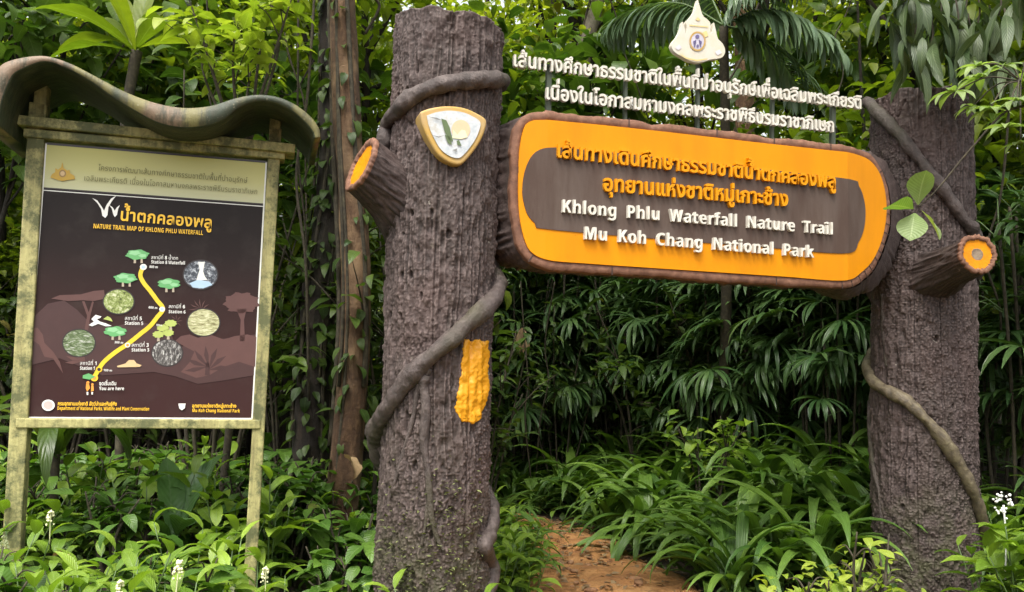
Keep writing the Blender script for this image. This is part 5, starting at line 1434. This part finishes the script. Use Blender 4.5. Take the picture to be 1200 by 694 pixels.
# bird's nest fern, upper left
P = at(160, 60, 6.6); gz = float(ground_h(np.array(P[0]), np.array(P[1])))
rosette('nest_fern', 'big rosette of broad bright straps high behind the map board roof', 'fern', P, 13,
        np.array([-1.3, -0.75, -0.3, 0.25, 0.8, 1.35, 1.75, -1.8, 2.4, 3.1, -2.6, 0.0, -1.1]), np.array([.95, .9, 1.25, 1.2, .85, .5, .15, .1, .3, .5, .3, 1.4, .4]),
        U_(.62, .95, 13), U_(.13, .2, 13), [leaf_tpl('obov', 12, 4, d_, .25, .12, .2, p_) for d_, p_ in ((.5, 0), (.9, 1), (1.2, 2))], LM['canopy'],
        [[0, 0, 0], [-.05, 0, -.6], [-.02, .05, -1.6], [.05, .05, gz - P[2] - .1]], .03)
# strap plant drooping behind the board, left
P = px_pos(72, 5.25, 0.62)
rosette('strap_plant', 'long drooping strap leaves hanging behind the left board post', 'plant', P, 12, np.array([-1.5, -1.0, -.4, .3, .9, 1.5, 2.1, 2.8, 3.3, 3.9, 4.5, -2]), U_(.5, 1.1, 12), U_(.75, 1.0, 12), U_(.085, .12, 12),
        [leaf_tpl('strap', 12, 2, d_, .25, .05, .4) for d_ in (1.9, 2.4)], LM['shrub'], [[0, 0, 0], [.01, 0, -.3], [0, 0, -.75]], .02)
# ribbed leaf plant
P = px_pos(214, 5.0, 0.22)
rosette('ribbed_plant', 'plant with two upright ribbed dark leaves behind the board near its middle', 'plant', P, 8, np.array([-.55, .55, -1.7, 1.6, 2.6, -2.5, 3.4, .1]), np.array([1.25, 1.2, .5, .45, .6, .55, .5, .9]),
        np.array([.5, .5, .46, .46, .42, .45, .4, .4]), np.array([.17, .17, .16, .16, .15, .15, .15, .14]), [leaf_tpl('obov', 12, 4, d_, .22, .05, .1) for d_ in (.35, .6)],
        leaf_mat('ribbed_leaf', (0.06, 0.13, 0.035), (0.1, 0.2, 0.055), .34, .2, 10, (.12, .2, .08), 0.0), [[0, 0, 0], [.01, 0, -.2], [0, 0, -.35]], .014)
# shrubs with light leaves
sh = make_shrub('lit_shrub', 'sunlit yellow green shrub at the top left behind the map board', None, 1.0, 260, (.1, .2), 'lime', .45, rad=.6)  # its sunlit look is put into the lime leaf colour
P = at(288, 66, 5.9); sh.location = (P[0], P[1], P[2] - .55)
st = Acc(); gz = float(ground_h(np.array(P[0]), np.array(P[1])))
st.add(*tube(smooth_path([[0, 0, 0.05], [.05, 0, -1.1], [-.03, 0, gz - P[2] + .45]], 20), .025, 9, .05)); st.obj('trunk', MAT['cane'], sh)
sh = make_shrub('light_shrub', 'light green young shrub in the dark gap under the middle of the board', None, 0.95, 90, (.11, .2), 'herb', .5, rad=.36)
sh.location = px_pos(832, 7.6, -.05)
sh = make_shrub('yellow_shrub', 'yellow green shrub at the foot of the right pillar', None, .5, 190, (.07, .13), 'lime', .42, rad=.42)
sh.location = px_pos(960, 4.55, .02)
sh = make_shrub('yellow_shrub', 'small yellow green sprig leaning against the right pillar foot', None, .66, 60, (.06, .11), 'lime', .45, rad=.14)
sh.location = px_pos(1028, 4.6, .02)
# flowering plant right of the right pillar
fp = make_herb('white_flower_plant', 'broad leaved plant with a white flower head right of the right pillar', None, LM['herb'], 6, (.4, .62), (.22, .34), .42, .14)
fp.location = px_pos(1190, 4.75, .12)
fl = Acc()
c_ = np.array(at(1176, 592, 4.7)) - np.array(fp.location)
fl.add(*tube(smooth_path([c_ + [0, 0, -.4], c_ + [.01, 0, -.2], c_], 10), .005, 6))
for k_ in range(34):
    v = rng.normal(0, 1, 3); v /= np.linalg.norm(v); p = c_ + v * np.array([.055, .05, .08]) * U_(.6, 1); r_ = U_(.005, .009)
    fl.add(*tube(np.array([p - [0, 0, r_], p - [0, 0, r_ * .6], p, p + [0, 0, r_ * .6], p + [0, 0, r_]]), np.array([.1, .8, 1, .8, .1]) * r_, 6, 0, False))
fl.obj('flower_head', MAT['petal'], fp)
for px_, dp, sc_ in ((1165, 5.3, .9), (1205, 5.2, 1.0), (1178, 6.0, 1.1), (1225, 4.6, 1.0)):
    copy_thing(herb.p[0], px_pos(px_, dp), random.uniform(0, 6), sc_, 'bright herb growing to the right of the right pillar')['group'] = 'herbs right of the right pillar'
# sprig of round leaves in front of the right pillar, on a long twig
sp = thing('round_leaf_sprig', 'thin twig with four round light green leaves in front of the right pillar', 'plant', tuple(at(1076, 243, 4.45)))
o0 = np.array(sp.location)
gz = float(ground_h(np.array(at(1235, 300, 4.2)[0]), np.array(4.2)))
st = Acc(); bs = at(1235, 300, 4.2); bs[2] = gz - .05
st.add(*tube(smooth_path([np.array([0, 0, 0]), at(1100, 220, 4.42) - o0, at(1140, 172, 4.38) - o0, at(1185, 128, 4.3) - o0, at(1222, 150, 4.22) - o0, at(1238, 330, 4.2) - o0, bs - o0], 60), np.linspace(.003, .01, 60), 7)); st.obj('twig', MAT['cane'], sp)
fo = Acc()
rl = [leaf_tpl('obov', 8, 4, d_, .2, .04, .1) for d_ in (.3, .6)]
for (px_, py_), (dx, dz) in (((1076, 240), (0, 1)), ((1080, 247), (.45, -1)), ((1070, 245), (-1, .05)), ((1072, 250), (-.35, -.8))):
    p = at(px_, py_, 4.44) - o0
    d_ = np.array([dx, -0.45, dz]); d_ /= np.linalg.norm(d_)
    leaves(fo, rl[0], p, np.array([math.atan2(d_[0], d_[1])]), np.array([math.asin(d_[2])]), np.array([U_(-.3, .3)]), .185 if dz else .14, .15 if dz else .055)
fo.obj('foliage', LM['pale'], sp)
# pale lobed sapling at the right edge
ps = thing('pale_sapling', 'pale green sapling with lobed leaves hanging over the right pillar top', 'sapling', tuple(px_pos(1225, 4.5)))
o0 = np.array(ps.location); st, fo = Acc(), Acc()
crown = at(1196, 95, 4.45) - o0
st.add(*tube(smooth_path([[0, 0, -.1], [.02, 0, 1.0], crown * .6 + [0.12, 0, .3], crown + [0.02, 0, .1]], 40), np.linspace(.022, .007, 40), 8)); 
lob = [leaf_tpl('lance', 8, 2, d_, .25, .05, .2) for d_ in (.6, 1.0)]
for px_, py_, s_ in ((1118, 108, 1.0), (1148, 92, 1.0), (1175, 78, .9), (1160, 128, .9), (1192, 118, 1.0), (1178, 150, .8), (1205, 85, 1.0), (1145, 78, .8), (1140, 125, .7), (1196, 168, .8)):
    tip = at(px_, py_, 4.4 + U_(-.15, .25)) - o0
    st.add(*tube(smooth_path([crown, (crown + tip) / 2 + [0, 0, .05], tip], 8), .004, 5))
    hub = math.atan2(tip[0] - crown[0], tip[1] - crown[1] - .15)
    for j_ in np.linspace(-1.7, 1.7, 7):
        leaves(fo, lob[rng.integers(0, 2)], tip, np.array([hub + j_]), np.array([U_(-.35, .1)]), np.array([U_(-.3, .3)]), .17 * s_ * (1 - .1 * abs(j_)), .05 * s_)
st.obj('stem', MAT['cane'], ps); fo.obj('foliage', LM['pale'], ps)
# climbing straps at the upper right: hang from a bough that enters from the right
bt = trunk_tree('leaning_tree', 'mossy tree just beyond the right edge with a bough over the right pillar', px_pos(1275, 5.6), [[0, 0, -.2], [.0, 0, 1.5], [-.1, 0, 3], [-.25, 0, 4.6], [-.2, .2, 6.4]], .15, .1, 'bark_dark', 160, 2, 20)
o0 = np.array(bt.location); st = Acc()
bough = smooth_path([at(1262, 20, 5.6) - o0, at(1200, -25, 5.55) - o0, at(1120, -40, 5.5) - o0, at(1020, -22, 5.5) - o0, at(960, -30, 5.7) - o0], 40)
st.add(*tube(bough, np.linspace(.06, .02, 40), 10, .05)); st.obj('bough', MAT['bark_dark'], bt)
hp = thing('hanging_strap_plant', 'grey green strap leaves hanging in bunches from the bough above the right pillar', 'plant', tuple(at(1110, -38, 5.5)))
o1 = np.array(hp.location); fo, st = Acc(), Acc()
for px_, py_ in ((1060, -8), (1085, 10), (1108, -5), (1130, 15), (1150, 0), (1170, 18), (1190, -5), (1072, 40), (1120, 40), (1160, 50), (1100, 25), (1145, 30), (1050, 20), (1090, 55), (1135, 60), (1178, 55)):
    p = at(px_, py_, 5.45 + U_(-.15, .15)) - o1; n = 8
    st.add(*tube(smooth_path([p + [0, 0, .25], p + [.02, 0, .1], p], 6), .006, 5))
    pick_leaves(fo, [leaf_tpl('lance', 9, 2, d_, .25, .09, .3, p_) for d_, p_ in ((.5, 0), (.9, 1))], np.repeat(p[None], n, 0) + rng.normal(0, .05, (n, 3)), U_(0, 6.28, n), U_(-1.45, -.7, n), U_(-.7, .7, n), U_(.24, .42, n), U_(.05, .08, n))
st.obj('stem', MAT['cane'], hp); fo.obj('foliage', LM['grey'], hp)
# feather palm behind the board: fronds arch over the lettering
fpm = thing('feather_palm', 'feather palm with a long arching frond right of the white emblem', 'palm', tuple(px_pos(846, 8.9)))
o0 = np.array(fpm.location); cr0 = at(848, 30, 7.5) - o0
st, fo = Acc(), Acc(); st.add(*tube(smooth_path([[0, 0, -.1], cr0 * .5 + [.04, 0, 0], cr0], 30), np.linspace(.06, .04, 30), 10, .04)); st.obj('trunk', MAT['cane'], fpm)
ra = Acc()
for pts in ([(848, 30), (890, 12), (935, 22), (985, 62)], [(848, 30), (800, 5), (755, 8), (715, 30)], [(848, 30), (870, -20), (905, -45), (960, -50)], [(848, 30), (820, -30), (790, -60), (750, -70)], [(848, 30), (880, 40), (915, 70), (940, 110)]):
    k0 = U_(-.25, .25)
    C = smooth_path([at(a_, b_, 7.5 + k0 * j_) - o0 for j_, (a_, b_) in enumerate(pts)], 44)
    ra.add(*tube(C, np.linspace(.012, .004, 44), 6))
    d_ = np.gradient(C, axis=0)
    for sgn in (-1, 1):
        az = np.arctan2(d_[4:, 0], d_[4:, 1]) + sgn * U_(.75, .95, 40)
        L = .44 * np.sin(np.linspace(.35, 2.75, 40)) + .06
        pick_leaves(fo, [leaf_tpl('strap', 6, 2, x_, .3, 0, .1) for x_ in (.9, 1.3)], C[4:], az, U_(-.75, -.35, 40), U_(-.2, .2, 40), L, .045)
ra.obj('frond_rib', MAT['stem'], fpm); fo.obj('foliage', leaf_mat('feather_leaf', (.09, .15, .085), (.17, .25, .13), .35, .2, 2, (.14, .2, .1), 0.0, pleat=1), fpm)
# creeper on the left pillar foot
a = Acc()
for k_ in range(330):
    py_ = 694 - abs(rng.normal(0, 60)); px_ = U_(447, 566)
    if k_ > 250: px_ = rng.normal(525, 20); py_ = rng.normal(600, 30)
    if not (442 < px_ < 568 and py_ < 694): continue
    z0 = GATE.plane(px_, py_, -.05)[2]; p = GATE.wor(GATE.cyl(px_, py_, cL(z0), .22, float(rL(z0)) + .014))
    L = U_(.018, .04)
    leaves(a, T_small[0], p, np.array([math.pi + U_(-1.4, 1.4)]), np.array([U_(-.3, .7)]), np.array([U_(-.6, .6)]), L, L * .42)
tag(a.obj('creeping_fern', leaf_mat('creeper_leaf', (.06, .07, .02), (.2, .22, .08), .5, .2, 4, (.2, .2, .1), .1)), 'tiny olive leaved creeper dotted over the foot of the left pillar', 'creeper')
# dead leaves
def dead(px_, py_, depth, L, W, az, el, label, mat='dry', droop=1.2):
    a = Acc(); leaves(a, leaf_tpl('ovate', 10, 4, droop, .4, .15, .3, 1.0), np.zeros(3), np.array([az]), np.array([el]), np.array([.4]), L, W)
    tag(a.obj('dead_leaf', LM[mat], None, True, tuple(at(px_, py_, depth))), label, 'leaf')
dead(404, 536, 4.9, .17, .12, 2.2, -.5, 'big curled tan leaf caught in the plants left of the left pillar')
dead(62, 652, 3.5, .09, .05, 1.5, .1, 'small orange brown leaf lying on herbs by the left post')
a = Acc(); p = at(612, 384, 8.6)
for j_ in np.linspace(-.5, .5, 6):
    leaves(a, T_seg[1], np.zeros(3), np.array([math.pi + j_ * 2.0]), np.array([-1.0]), np.array([0.]), .3, .035)
tag(a.obj('dead_frond', LM['dry'], None, True, tuple(p)), 'dry straw coloured palm leaf hanging right of the yellow paint mark', 'leaf')
